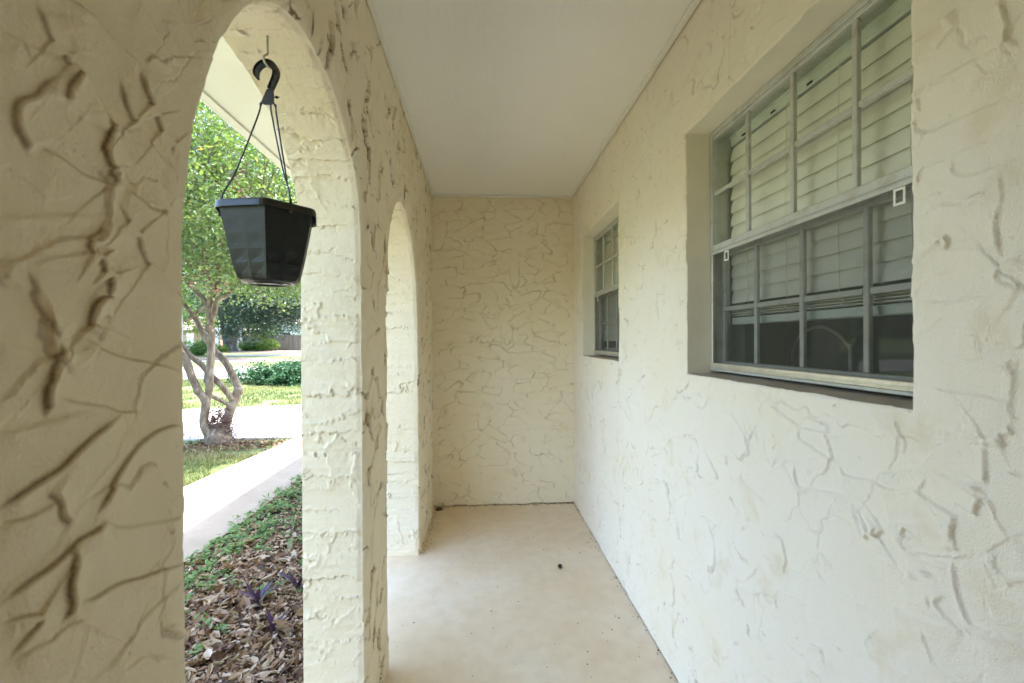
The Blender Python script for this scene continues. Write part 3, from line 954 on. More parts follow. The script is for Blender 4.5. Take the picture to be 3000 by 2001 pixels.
# ------------------------------------------------------------------ ceiling, floor, eave
ce = MB(); ce.box(XO, XR + .15, -1.95, YB + .1, CEIL, CEIL + .02)
ceil = ce.build('porch_ceiling', M_CEIL, label='flat white painted porch ceiling', cat='ceiling', kind='structure')
for (x0, x1, y0, y1) in ((XL + .010, XL + .026, -1.9, YB - .03), (XR - .030, XR - .008, -1.9, YB - .03), (XL + .026, XR - .030, YB - .030, YB - .011)):
    t = MB(); t.bbox(x0, x1, y0, y1, CEIL - .014, CEIL - .0005, .003); t.build('trim', M_TRIM, ceil)
n1, n2 = 90, 200
fx = np.linspace(XO - .006, XR + .1, n1); fy = np.linspace(-1.95, YB + .03, n2)
U, Yg = np.meshgrid(fx, fy)
Zf = (vn(U / .4, Yg / .4, 63) - .5) * .004
mb = MB(); mb.add(np.stack([U, Yg, Zf], -1).reshape(-1, 3), gridF(n2, n1))
mb.box(XO - .006, XR + .1, -1.95, YB + .03, -.25, -.006)
mb.build('porch_floor', M_FLOOR, smooth=False, kind='structure', label='smooth tan concrete porch floor slab', cat='floor')

roof = empty('roof_eave', (XO - .4, 3, CEIL), label='cream soffit and fascia of the roof overhang outside the arches', cat='roof')
EX = -1.275
mb = MB(); mb.box(EX, XO - .001, -4, 6.9, CEIL, CEIL + .012); mb.build('soffit', M_SOFF, roof)
mb = MB(); mb.bbox(EX - .022, EX - .006, -4, 6.9, CEIL - .012, CEIL + .17, .002)
mb.bbox(EX - .006, EX + .032, -4, 6.9, CEIL - .012, CEIL - .004, .002)
mb.bbox(EX - .030, EX - .0225, -4, 6.9, CEIL + .13, CEIL + .185, .002)
mb.build('fascia', M_SOFF, roof)
mb = MB()
V = [(EX - .06, -4, CEIL + .186), (EX - .06, 7, CEIL + .186), (5, 7, CEIL + 2.1), (5, -4, CEIL + 2.1), (9, 7, CEIL + .5), (9, -4, CEIL + .5)]
mb.add(V, [(0, 3, 2, 1), (3, 5, 4, 2)]); mb.add(np.array(V) + (0, 0, .03), [(0, 1, 2, 3), (3, 2, 4, 5)])
mb.build('roof_deck', M_SHINGLE, roof)
# louvred soffit vents
for vy in (1.98, 2.24):
    mb = MB(); x0, x1 = -.90, -.76
    mb.bbox(x0, x1, vy, vy + .006, CEIL - .005, CEIL - .0005, .001); mb.bbox(x0, x1, vy + .194, vy + .2, CEIL - .005, CEIL - .0005, .001)
    for i in range(9):
        a = x0 + i * (x1 - x0) / 9
        mb.add([(a, vy, CEIL - .001), (a + .009, vy, CEIL - .006), (a + .009, vy + .2, CEIL - .006), (a, vy + .2, CEIL - .001)], [(0, 1, 2, 3)])
        mb.add([(a + .009, vy, CEIL - .006), (a + .010, vy, CEIL - .001), (a + .010, vy + .2, CEIL - .001), (a + .009, vy + .2, CEIL - .006)], [(0, 1, 2, 3)])
    mb.build('vent', M_VENT, roof)

# ------------------------------------------------------------------ windows
def ring(mb, x0, x1, y0, y1, z0, z1, w, wb=None, b=.0015):
    wb = wb or w
    mb.bbox(x0, x1, y0, y0 + w, z0, z1, b); mb.bbox(x0, x1, y1 - w, y1, z0, z1, b)
    mb.bbox(x0, x1, y0 + w, y1 - w, z0, z0 + wb, b); mb.bbox(x0, x1, y0 + w, y1 - w, z1 - w, z1, b)


def make_window(o, label):
    y0, y1, z0, z1 = o; zc = z0 + .437
    W = empty('window', (XREV, (y0 + y1) / 2, z0), label=label, cat='window', group='aluminium windows in the stucco wall')
    e = .002
    f = MB(); ring(f, .830, .905, y0 + e, y1 - e, z0 + .011, z1 - e, .017)
    f.build('frame', M_ALU, W)
    mr = MB(); mr.bbox(.826, .858, y0 + .019, y1 - .019, zc - .012, zc + .020, .002)
    mr.bbox(.821, .8255, y0 + .019, y1 - .019, zc - .016, zc - .008, .001); mr.bbox(.822, .8255, y0 + .019, y1 - .019, zc - .003, zc + .001, .001)
    mr.build('meeting_rail', M_ALU, W)
    # upper sash: fixed light with muntins
    us = MB(); ya, yc = y0 + .019, y1 - .019; zt = z1 - .019
    n = 4; step = (yc - ya) / n
    us.bbox(.834, .856, ya, yc, zt - .012, zt, .0015)
    for i in range(1, n): us.bbox(.834, .846, ya + i * step - .0075, ya + i * step + .0075, zc + .021, zt - .0125, .002)
    zm = (zc + zt) / 2
    for i in range(n): us.bbox(.8355, .8445, ya + i * step + (.008 if i else 0), ya + (i + 1) * step - (.008 if i < n - 1 else 0), zm - .007, zm + .007, .002)
    us.build('upper_sash', M_ALU, W)
    gl = MB(); gl.add([(.8475, ya, zc + .02), (.8475, yc, zc + .02), (.8475, yc, zt), (.8475, ya, zt)], [(0, 3, 2, 1)]); gl.build('upper_pane', M_GLASS, W)
    # lower sash, further in
    ls = MB(); zl = z0 + .022
    ring(ls, .862, .884, ya, yc, zl, zc - .0005, .020, .024)
    for i in range(1, n): ls.bbox(.860, .872, ya + i * step - .008, ya + i * step + .008, zl + .0245, zc - .021, .002)
    zm = zl + .62 * (zc - zl) * .9
    zm = (zl + zc) / 2
    for i in range(n): ls.bbox(.8615, .8705, ya + i * step + (.0085 if i else .0205), ya + (i + 1) * step - (.0085 if i < n - 1 else .0205), zm - .008, zm + .008, .002)
    ls.build('lower_sash', M_ALU, W)
    gl = MB(); gl.add([(.873, ya, zl), (.873, yc, zl), (.873, yc, zc), (.873, ya, zc)], [(0, 3, 2, 1)]); gl.build('lower_pane', M_GLASS, W)
    sf = MB(); zsc = z0 + .020
    sf.bbox(.824, .836, ya, ya + .010, zsc, zc - .0165, .001); sf.bbox(.824, .836, yc - .010, yc, zsc, zc - .0165, .001)
    sf.bbox(.822, .838, ya + .0105, yc - .0105, zsc, zsc + .020, .002); sf.bbox(.819, .8215, ya, yc, zsc + .006, zsc + .010, .0005)
    sf.build('screen_frame', M_ALUB, W)
    sc = MB(); sc.add([(.831, ya + .009, zsc + .019), (.831, yc - .009, zsc + .019), (.831, yc - .009, zc - .012), (.831, ya + .009, zc - .012)], [(0, 3, 2, 1)])
    sc.build('insect_screen', M_SCREEN, W)
    for ty in (y1 - .136, y0 + .092):
        t = MB(); ring(t, .8235, .8255, ty, ty + .026, zc - .050, zc - .0165, .005, b=.0005); t.build('pull_tab', M_TAB, W)
    # teal painted inner jamb
    j = MB(); j.box(.9055, .955, y1 - .012, y1 - .0005, z0 + .02, z1 - .003); j.box(.9055, .955, y0 + .0005, y0 + .012, z0 + .02, z1 - .003)
    j.build('inner_jamb', M_TEAL, W)
    return W


make_window(OPEN[0], 'near aluminium window with half-drawn white blind and sixteen panes')
make_window(OPEN[1], 'smaller-looking far aluminium window beside the end wall')


def make_blind(o, ztop, zbot, stack, label, full):
    y0, y1, z0, z1 = o
    y0 += .03; y1 -= .030
    B = empty('window_blind', (.93, (y0 + y1) / 2, ztop), label=label, cat='blind', group='white slatted blinds behind the windows')
    hr = MB(); hr.bbox(.897, .940, y0 - .008, y1 + .008, ztop - .045, ztop, .003)
    hr.bbox(.893, .8965, y0 - .008, y1 + .008, ztop - .020, ztop - .004, .001)
    hr.build('headrail', M_BLIND2, B)
    for i in range(5):
        sl = MB()
        py = y0 + .09 + i * (y1 - y0 - .18) / 4
        sl.bbox(.892, .8945, py, py + .02, ztop - .042, ztop - .036, .0005)
        sl.build('cord_slot', M_DGLASS, B)
    z = ztop - .052; k = 0; rg = np.random.default_rng(9)
    while z - .05 > zbot + stack:
        V = []; m = 7
        for (yy_) in (y0, (y0 + y1) / 2, y1):
            sag = -.0012 if yy_ not in (y0, y1) else 0
            for t in np.linspace(0, 1, m):
                bow = .004 * math.sin(math.pi * t)
                V.append((.903 - .0105 * t - bow * .5, yy_, z - .052 * t + bow * .4 + sag))
        mb = MB(); mb.add(V, gridF(3, m)); mb.add(np.array(V) + (.0018, 0, .0004), gridF(3, m, True))
        mb.build('slat', M_BLIND, B, smooth=True)
        z -= .0455 + rg.uniform(-.0008, .0008); k += 1
    st = MB()
    q = zbot + .030; i = 0
    while q < zbot + stack:
        st.bbox(.892, .938, y0, y1, q, q + .0028, .0006); q += .0075; i += 1
    if st.n: st.build('slat_stack', M_BLIND, B)
    br = MB(); br.bbox(.893, .937, y0 + .002, y1 - .002, zbot, zbot + .024, .003); br.build('bottom_rail', M_BLIND2, B)
    for i in range(4):
        py = y0 + .11 + i * (y1 - y0 - .22) / 3
        c = MB(); c.tube([(.8895, py, ztop - .045), (.887, py + .003, (ztop + zbot) / 2), (.889, py, zbot + stack)], .0009, 5)
        if not full:                                     # loose loops where the lifted cords bunch over the stack
            a = np.linspace(0, 4 * np.pi, 40)
            c.tube(np.stack([np.full(40, .886), py + .022 * np.cos(a) * (1 - a / 20) - .01, zbot + stack * .75 + .012 * np.sin(a + i)], 1), .0009, 4)
        c.build('pull_cord', M_CORD, B)
    return B


make_blind(OPEN[0], 2.036, 1.355, .052, 'white slatted blind hanging half-lowered behind the near window', False)
make_blind(OPEN[1], 2.036, 1.225, .030, 'white slatted blind fully lowered behind the far window', True)

hoop = MB()
P = spline([(1.25, 1.745, .9), (1.25, 1.745, 1.19), (1.25, 1.735, 1.272), (1.25, 1.68, 1.326), (1.25, 1.598, 1.347), (1.25, 1.523, 1.324), (1.25, 1.473, 1.284), (1.25, 1.459, 1.238), (1.25, 1.458, .9)], 70)
hoop.tube(P, .006, 8)
hoop.bbox(1.22, 1.28, 1.42, 1.78, .86, .90, .004)
for yy_ in (1.44, 1.76): hoop.bbox(1.235, 1.265, yy_ - .015, yy_ + .015, 0, .8595, .002)
hoop.build('bed_headboard', M_HOOP, smooth=False, base=(1.25, 1.6, 0), label='pale arched metal rail standing inside the room behind the near window', cat='headboard')

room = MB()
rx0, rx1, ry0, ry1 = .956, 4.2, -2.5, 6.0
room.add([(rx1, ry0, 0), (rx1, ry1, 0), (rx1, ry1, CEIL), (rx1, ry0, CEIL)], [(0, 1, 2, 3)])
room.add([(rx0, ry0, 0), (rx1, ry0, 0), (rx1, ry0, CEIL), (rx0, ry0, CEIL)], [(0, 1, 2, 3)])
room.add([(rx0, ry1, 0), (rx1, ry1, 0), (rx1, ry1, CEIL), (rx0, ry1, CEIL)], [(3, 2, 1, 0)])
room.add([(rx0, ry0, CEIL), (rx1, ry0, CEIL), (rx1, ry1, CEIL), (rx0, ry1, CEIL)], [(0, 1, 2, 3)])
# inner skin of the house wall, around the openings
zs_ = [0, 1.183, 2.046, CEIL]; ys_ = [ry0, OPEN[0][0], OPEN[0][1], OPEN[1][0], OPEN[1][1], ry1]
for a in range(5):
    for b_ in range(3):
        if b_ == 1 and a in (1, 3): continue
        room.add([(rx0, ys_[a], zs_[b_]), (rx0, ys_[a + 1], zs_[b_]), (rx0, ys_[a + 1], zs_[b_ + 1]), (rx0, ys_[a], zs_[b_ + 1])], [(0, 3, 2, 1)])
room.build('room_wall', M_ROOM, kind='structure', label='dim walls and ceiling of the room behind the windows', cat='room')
rf = MB(); rf.add([(rx0, ry0, .002), (rx1, ry0, .002), (rx1, ry1, .002), (rx0, ry1, .002)], [(0, 1, 2, 3)])
rf.build('room_floor', M_SHINGLE, kind='structure', label='brown floor of the room behind the windows', cat='floor')
# ------------------------------------------------------------------ hanging planter
PC = np.array([-.468, 1.05, 0])
HP = empty('hanging_planter', (PC[0], PC[1], 1.432), label='black hexagonal plastic hanging planter dangling in the near archway', cat='planter')
A0 = math.radians(-10.8); RT, RB, ZT, ZBm = .1025, .066, 1.592, 1.437


def hexpt(r, t):
    """t in 0..6 round the hexagon"""
    k = int(math.floor(t)) % 6; f = t - math.floor(t)
    a = A0 + k * math.pi / 3; b = a + math.pi / 3
    return np.array([r * (math.cos(a) * (1 - f) + math.cos(b) * f), r * (math.sin(a) * (1 - f) + math.sin(b) * f)])


NS = 24; NZ = 28
V = []
for i in range(NZ + 1):
    s = i / NZ; z = ZBm + (ZT - ZBm) * s
    rr = RB + (RT - RB) * (s ** .8)
    if s < .06: rr -= .004 * (1 - s / .06)
    for k in range(6 * NS):
        t = k / NS; f = t - math.floor(t)
        c = hexpt(rr, t)
        # embossed diamonds, deepest near the foot
        a = (f * 2) % 1; b = (s * 5.0) % 1
        py = -(1 - 2 * max(abs(a - .5), abs(b - .5)))
        e = .0026 * py * (1 - sstep(.2, .6, s)) * min(1, f * 9, (1 - f) * 9) + .0005 * py * min(1, f * 9, (1 - f) * 9)
        nn = A0 + (math.floor(t) + .5) * math.pi / 3
        V.append((PC[0] + c[0] + e * math.cos(nn), PC[1] + c[1] + e * math.sin(nn), z))
n = 6 * NS
Q = [(i * n + k, i * n + (k + 1) % n, (i + 1) * n + (k + 1) % n, (i + 1) * n + k) for i in range(NZ) for k in range(n)]
mb = MB(); mb.add(V, Q)
Vi = [(PC[0] + hexpt(RT - .004, k / NS)[0], PC[1] + hexpt(RT - .004, k / NS)[1], ZT) for k in range(n)] + [(PC[0] + hexpt(RB, k / NS)[0], PC[1] + hexpt(RB, k / NS)[1], ZBm + .02) for k in range(n)]
mb.add(Vi, [((k + 1) % n, k, n + k, n + (k + 1) % n) for k in range(n)])
mb.add([(PC[0], PC[1], ZBm + .02)] + Vi[n:], T=[(0, 1 + k, 1 + (k + 1) % n) for k in range(n)])
mb.add([(PC[0], PC[1], ZBm + .003)] + V[:n], T=[(0, 1 + (k + 1) % n, 1 + k) for k in range(n)])
mb.build('pot', M_POT, HP)
# rolled rim with rounded corners
def hexring(r, z, rnd=.16, m=12):
    out = []
    for k in range(6):
        for f in np.linspace(rnd, 1 - rnd, m - 4): out.append(hexpt(r, k + f))
        p0 = hexpt(r, k + 1 - rnd); p1 = hexpt(r, k + 1); p2 = hexpt(r, (k + 1 + rnd) % 6)
        for f in (.2, .4, .6, .8): out.append(p0 * (1 - f) ** 2 + 2 * p1 * f * (1 - f) + p2 * f * f)
    return [(PC[0] + q[0], PC[1] + q[1], z) for q in out]
prof = [(RT - .003, ZT + .001), (RT + .003, ZT + .0035), (RT + .0065, ZT + .0028), (RT + .0080, ZT - .001), (RT + .0092, ZT - .012), (RT + .0075, ZT - .0125), (RT + .0035, ZT - .004)]
Vr = sum([hexring(r, z) for r, z in prof], []); nr = 72
mb = MB(); mb.add(Vr, [(i * nr + k, (i + 1) * nr + k, (i + 1) * nr + (k + 1) % nr, i * nr + (k + 1) % nr) for i in range(len(prof) - 1) for k in range(nr)])
mb.build('rim', M_BLACK, HP, smooth=False)
# saucer under the pot
sp = [(.0, -.004), (.050, -.004), (.054, -.0025), (.0565, .0005), (.054, .0005), (.050, -.0015)]
mb = MB(); mb.lathe([(r + .0001, z) for r, z in sp], (PC[0], PC[1], ZBm), 36)
for r_ in (.024, .040): mb.lathe([(r_, -.0042), (r_ + .002, -.0062), (r_ + .004, -.0042)], (PC[0], PC[1], ZBm), 36)
mb.build('saucer', M_BLACK, HP)
# three flat plastic hangers
for k, (bx, bz) in zip((5, 3, 1), ((.0045, 1.8335), (-.0165, 1.8335), (.0145, 1.8335))):
    ang = A0 + (k + .5) * math.pi / 3
    ap = (RT + .004) * math.cos(math.pi / 6)
    top = np.array([PC[0] + bx * 1.0, PC[1] + bx * .15, bz]); end = np.array([PC[0] + ap * math.cos(ang), PC[1] + ap * math.sin(ang), ZT + .002])
    hd = (end - top) * (1, 1, 0)
    P = spline([top, top + (0, 0, -.02) + hd * .03, top + hd * .30 + (0, 0, -.085), top + hd * .66 + (0, 0, -.165), end + (0, 0, .03) - hd * .06, end], 40)
    mb = MB(); mb.tube(P, .0019, 6)
    mb.tube([end + (0, 0, .006), end + (0, 0, -.020) + hd * .02], [.003, .0042], 6)
    mb.build('hanger_strap', M_BLACK, HP, smooth=True)
# the hook with its ribbed channel, and the plate the straps hang from
HY = PC[1]
hk = [(-.4898, 1.8875), (-.4935, 1.896), (-.4930, 1.9065), (-.4850, 1.9185), (-.4715, 1.9245), (-.4590, 1.9195), (-.4515, 1.9075), (-.4520, 1.8955), (-.4570, 1.882), (-.4640, 1.8655)]
P2 = spline(hk, 44); wd = np.interp(np.linspace(0, 1, 44), [0, .12, .3, .8, 1], [.002, .0052, .0068, .0068, .0060])
tn = np.gradient(P2, axis=0); tn /= np.linalg.norm(tn, axis=1)[:, None]; nm = np.stack([-tn[:, 1], tn[:, 0]], 1)
mb = MB()
V = []
for i in range(44):
    for a, dpt in ((-1, -.0045), (-.72, -.0045), (-.66, -.0015), (.66, -.0015), (.72, -.0045), (1, -.0045), (1, .0045), (-1, .0045)):
        q = P2[i] + nm[i] * wd[i] * a
        V.append((q[0], HY + dpt, q[1]))
mb.add(V, [(i * 8 + k, i * 8 + (k + 1) % 8, i * 8 + 8 + (k + 1) % 8, i * 8 + 8 + k) for i in range(43) for k in range(8)])
mb.add(V[:8], [(0, 1, 4, 5), (0, 5, 6, 7), (1, 2, 3, 4)]); mb.add(V[-8:], [(5, 4, 1, 0), (7, 6, 5, 0), (4, 3, 2, 1)])
for i in range(8, 42, 6):
    a = P2[i] - nm[i] * wd[i] * .66; b = P2[i + 2] + nm[i + 2] * wd[i + 2] * .66
    mb.tube([(a[0], HY - .0025, a[1]), (b[0], HY - .0025, b[1])], .0009, 4)
mb.build('hook', M_BLACK, HP)
mb = MB()
pl = [(-.4705, 1.8655), (-.4575, 1.8665), (-.4568, 1.8535), (-.4568, 1.8345), (-.4605, 1.8335), (-.4645, 1.8315), (-.4700, 1.8315), (-.4770, 1.8315), (-.4820, 1.8335), (-.4835, 1.8350), (-.4770, 1.8510)]
mb.prism(pl, (0, HY, 0), (1, 0, 0), (0, 0, 1), .0045)
for a, b in (((-.4835, 1.836), (-.4845, 1.8285)), ((-.4575, 1.836), (-.4535, 1.8285))): mb.tube([(a[0], HY, a[1]), (b[0], HY, b[1])], .0022, 6)
mb.tube([(-.4568, HY, 1.8485), (-.451, HY, 1.8485)], .0014, 6); mb.tube([(-.452, HY, 1.8485), (-.4495, HY, 1.8485), (-.4440, HY, 1.8488)], [.0034, .003, .0004], 6)
mb.build('hanger_plate', M_BLACK, HP)

mb = MB()
mb.tube(spline([(-.4702, 1.052, 1.992), (-.4702, 1.052, 1.962), (-.4704, 1.052, 1.946), (-.4738, 1.048, 1.9400), (-.4752, 1.044, 1.9330), (-.4725, 1.042, 1.9230), (-.4680, 1.046, 1.9158), (-.4645, 1.053, 1.9155), (-.4640, 1.060, 1.921)], 40), .0024, 8)
mb.build('screw_hook', M_STEEL, smooth=True, base=(-.47, 1.052, 1.985), label='small painted metal screw hook in the crown of the near arch', cat='hook')

# ------------------------------------------------------------------ seed pod and crumbs on the floor
mb = MB(); rg = np.random.default_rng(3)
m1, m2 = 14, 22
V = []
for i in range(m1 + 1):
    for k in range(m2):
        th = math.pi * i / m1; ph = 2 * math.pi * k / m2
        r = .0118 * (1 + .16 * math.sin(5 * ph + 3 * th) * math.sin(th) + rg.uniform(-.09, .09))
        V.append((.446 + r * math.sin(th) * math.cos(ph), 2.57 + r * math.sin(th) * math.sin(ph), .0115 + r * .95 * math.cos(th)))
mb.add(V, [(i * m2 + k, (i + 1) * m2 + k, (i + 1) * m2 + (k + 1) % m2, i * m2 + (k + 1) % m2) for i in range(m1) for k in range(m2)])
mb.build('seed_pod', M_POD, base=(.446, 2.57, 0), label='small dark red seed pod lying alone on the concrete floor', cat='seed pod')
mb = MB()
for i in range(620):
    q = i % 4
    if q == 0: x, y = rg.uniform(XL + .02, XR - .02), YB - rg.exponential(.012) - .008
    elif q == 1: x, y = XR - .008 - rg.exponential(.008), rg.uniform(.9, YB)
    elif q == 2: x, y = rg.uniform(XL, XR), rg.uniform(1.2, YB)
    else: x, y = XL + .02 + rg.exponential(.015), rg.uniform(2.8, YB)
    r = rg.uniform(.0008, .0028) * (1.5 if q == 0 else 1)
    a = rg.uniform(0, 3.1, 3); e = np.array([[math.cos(a[0]), math.sin(a[0]), 0], [-math.sin(a[0]), math.cos(a[0]), 0], [0, 0, .7]]) * r * rg.uniform(.6, 1.9, (3, 1))
    c = np.array([x, y, .0025])
    mb.add([c + e[0], c - e[0], c + e[1], c - e[1], c + e[2], c - e[2]], T=[(0, 2, 4), (2, 1, 4), (1, 3, 4), (3, 0, 4), (2, 0, 5), (1, 2, 5), (3, 1, 5), (0, 3, 5)])
mb.build('floor_grit', M_GRIT, kind='stuff', label='scattered dark crumbs of dirt on the porch floor', cat='dirt')
# lump of mud in the far left corner
mb = MB(); V = []
for i in range(8):
    for k in range(14):
        th = math.pi * .5 * i / 7; ph = 2 * math.pi * k / 14
        r = 1 + rg.uniform(-.25, .25)
        V.append((-.325 + .028 * r * math.cos(th) * math.cos(ph), 3.52 + .022 * r * math.cos(th) * math.sin(ph), .018 * r * math.sin(th)))
mb.add(V, [(i * 14 + k, i * 14 + (k + 1) % 14, (i + 1) * 14 + (k + 1) % 14, (i + 1) * 14 + k) for i in range(7) for k in range(14)])
mb.build('dirt_clod', M_GRIT, base=(-.325, 3.52, 0), label='small grey clod of dirt in the far left floor corner', cat='clod')

# ------------------------------------------------------------------ ground, paths, roads
yy = np.concatenate([[-60, -10], np.linspace(0, 12, 25), np.linspace(13, 120, 60), [200, 400]]); xx = np.concatenate([[-400, -150], np.linspace(-80, 30, 80), [150, 400]])
U, Yg = np.meshgrid(xx, yy)
Zg = gz(np.minimum(Yg, 120)) + np.where(Yg > 4, (vn(U / 3, Yg / 3, 81) - .5) * .05 * np.clip((Yg - 10.8) / 6, 0, 1), 0)
mk('lawn', np.stack([U, Yg, Zg], -1).reshape(-1, 3), [gridF(len(yy), len(xx))], M_GROUND, smooth=True, kind='structure', label='patchy green lawn running back to the street', cat='lawn')


def sheet(name, edge0, edge1, lift, mat, thick=.03, n=60, **kw):
    """strip between two polylines following the terrain, with real edges"""
    def rs(P):
        P = np.asarray(P, float); t = np.linspace(0, len(P) - 1, n); i = np.minimum(t.astype(int), len(P) - 2); f = (t - i)[:, None]
        return P[i] * (1 - f) + P[i + 1] * f
    A, B = rs(edge0), rs(edge1); m = 6
    c = np.linspace(0, 1, m)[None, :, None]
    XY = A[:, None] * (1 - c) + B[:, None] * c
    Zt = gz(XY[..., 1]) + lift
    V = np.concatenate([XY, Zt[..., None]], -1)
    lo = V.copy(); lo[..., 2] -= thick
    mb = MB(); mb.add(V.reshape(-1, 3), gridF(n, m))
    for s, fl in ((0, False), (m - 1, True)):
        mb.add(np.stack([V[:, s], lo[:, s]], 1).reshape(-1, 3), gridF(n, 2, fl))
    for s, fl in ((0, True), (n - 1, False)):
        mb.add(np.stack([V[s], lo[s]], 1).reshape(-1, 3), gridF(m, 2, fl))
    return mb.build(name, mat, kind='structure', **kw)


sheet('walkway', [(-3.3, -3), (-2.95, 4.8), (-2.77, 7.06)], [(-2.05, -3), (-1.93, 3.14), (-1.84, 7.06)], .028, M_WALK, .05, label='pale concrete walk running along the planting bed', cat='path')
sheet('driveway', [(-22, 6.4), (-4.3, 7.065), (-2.0, 7.07), (4, 7.1)], [(-22, 9.2), (-6.27, 10.2), (-4.0, 10.65), (4, 11.6)], .024, M_DRIVE, .05, label='sunlit pale concrete driveway beyond the crape myrtle', cat='driveway')
sheet('street', [(-90, 21), (-10.4, 17.6), (40, 16)], [(-90, 30), (-17, 24.5), (40, 20.5)], .022, M_STREET, .04, label='grey paved street beyond the grass strip', cat='street')
sheet('pavement', [(-90, 33.5), (40, 27.0)], [(-90, 34.6), (40, 28.0)], .02, M_DRIVE, .04, label='narrow pale pavement across the far lawn', cat='pavement')
sheet('far_drive', [(-21, 38), (40, 34)], [(-21, 40.5), (40, 36.2)], .02, M_DRIVE, .04, label='pale drive beside the dark tree in front of the fence', cat='driveway')
sheet('mulch_strip', [(-28, 47.5), (-10, 40.5)], [(-28, 55), (-10, 46)], .02, M_MULCH, .03, label='bare brown mulch along the foot of the board fence', cat='mulch')
sheet('bare_patch', [(-22, 32.6), (-13.5, 30.9)], [(-24, 36.0), (-15.5, 34.2)], .018, M_MULCH, .02, label='bare pinkish soil patch worn into the far lawn', cat='soil')
# bed between the house and the walk: soil gently mounded
yy = np.linspace(-3, 7.0, 120); xx = np.linspace(0, 1, 24)
xa = np.interp(yy, [-3, 3.14, 7.06], [-2.04, -1.935, -1.845])
U = xa[:, None] * (1 - xx) + (XO - .006) * xx; Yg = np.repeat(yy[:, None], 24, 1)
Zb_ = -.160 + .018 * np.sin(np.pi * xx)[None] + (vn(U / .12, Yg / .12, 83) - .5) * .016
BEDZ = lambda x, y: -.160 + .018 * np.sin(np.pi * np.clip((x + 1.9) / 1.33, 0, 1)) + (vn(np.asarray(x) / .12, np.asarray(y) / .12, 83) - .5) * .016
mk('planting_bed', np.stack([U, Yg, Zb_], -1).reshape(-1, 3), [gridF(120, 24)], M_SOIL, smooth=True, kind='structure', label='dark soil bed between the arcade and the walk', cat='bed')


# ------------------------------------------------------------------ leaves
def leaf_mesh(P, N, size, wid, rg, curl=.0, shape=3, tone=None):
    """shape 1: a folded diamond per leaf; shape 3: a curled leaf of six faces"""
    n = len(P)
    N = N / (np.linalg.norm(N, axis=1)[:, None] + 1e-9)
    t = rg.normal(size=(n, 3)); t -= N * (t * N).sum(1)[:, None]; t /= np.linalg.norm(t, axis=1)[:, None]
    b = np.cross(N, t); L = size[:, None]; W = (size * wid)[:, None]
    c = (curl * size)[:, None] if np.ndim(curl) else curl * L
    if shape == 1:
        V = np.stack([P, P + t * L * .45 + b * W * .5 + N * c * .5, P + t * L, P + t * L * .45 - b * W * .5 + N * c * .5], 1)
        q = np.arange(n)[:, None] * 4 + np.array([0, 1, 2, 3]); k = 4
        F = q
    else:
        st = [(.0, .05), (.3, .85), (.65, .9), (1.0, .08)]
        rows = []
        for f, wf in st:
            lift = N * c * (1.2 * (f - .5) ** 2)
            mid = P + t * L * (f - .5) + lift
            rows += [mid + b * W * .5 * wf + N * c * .55 * wf, mid, mid - b * W * .5 * wf + N * c * .45 * wf]
        V = np.stack(rows, 1); k = 12
        f0 = []
        for r in range(3):
            for s_ in range(2): f0.append((r * 3 + s_, r * 3 + s_ + 1, r * 3 + 4 + s_, r * 3 + 3 + s_))
        F = (np.arange(n)[:, None, None] * 12 + np.array(f0)[None]).reshape(-1, 4)
    A = np.repeat(tone if tone is not None else rg.uniform(0, 1, n), k)
    return V.reshape(-1, 3), F, A


rg = np.random.default_rng(21)
# dead leaves on the bed
n = 20000
y = rg.uniform(1.35, 7.0, n); x = rg.uniform(-1.97, XO - .03, n)
y = np.where(rg.uniform(size=n) < .45, rg.uniform(1.4, 3.4, n), y)
x = np.maximum(x, np.interp(y, [-3, 3.14, 7.06], [-2.04, -1.925, -1.84]) + .02)
P = np.stack([x, y, BEDZ(x, y) + rg.uniform(.003, .028, n)], 1)
N = rg.normal(size=(n, 3)) * .42 + (0, 0, 1)
sz = np.clip(rg.lognormal(-3.42, .45, n), .012, .12)
V, F, A = leaf_mesh(P, N, sz, rg.uniform(.30, .62, n), rg, rg.uniform(-.5, .7, n), 3, np.clip(rg.beta(1.7, 1.5, n), 0, 1))
mk('leaf_litter', V, [F], M_LITTER, smooth=True, attrs={'tone': A}, kind='stuff', label='brown and tan fallen leaves covering the planting bed', cat='leaf litter')
# twigs and shreds among them
mb = MB()
for i in range(520):
    yv = 1.5 + 5 * rg.uniform() ** 1.6; xv = rg.uniform(-1.85, -.62); a_ = rg.uniform(0, 3.14); L_ = rg.uniform(.02, .11)
    z0 = float(BEDZ(xv, yv)) + rg.uniform(.012, .032)
    mb.tube([(xv - L_ * math.cos(a_), yv - L_ * math.sin(a_), z0), (xv, yv, z0 + rg.uniform(-.004, .01)), (xv + L_ * .8 * math.cos(a_ + .3), yv + L_ * .8 * math.sin(a_ + .3), z0)], [.0018, .0016, .0009], 4, tone=rg.beta(1.5, 1.5))
mb.build('twigs', M_LITTER, tone=True, kind='stuff', label='thin dry twigs strewn through the leaf litter', cat='twigs')
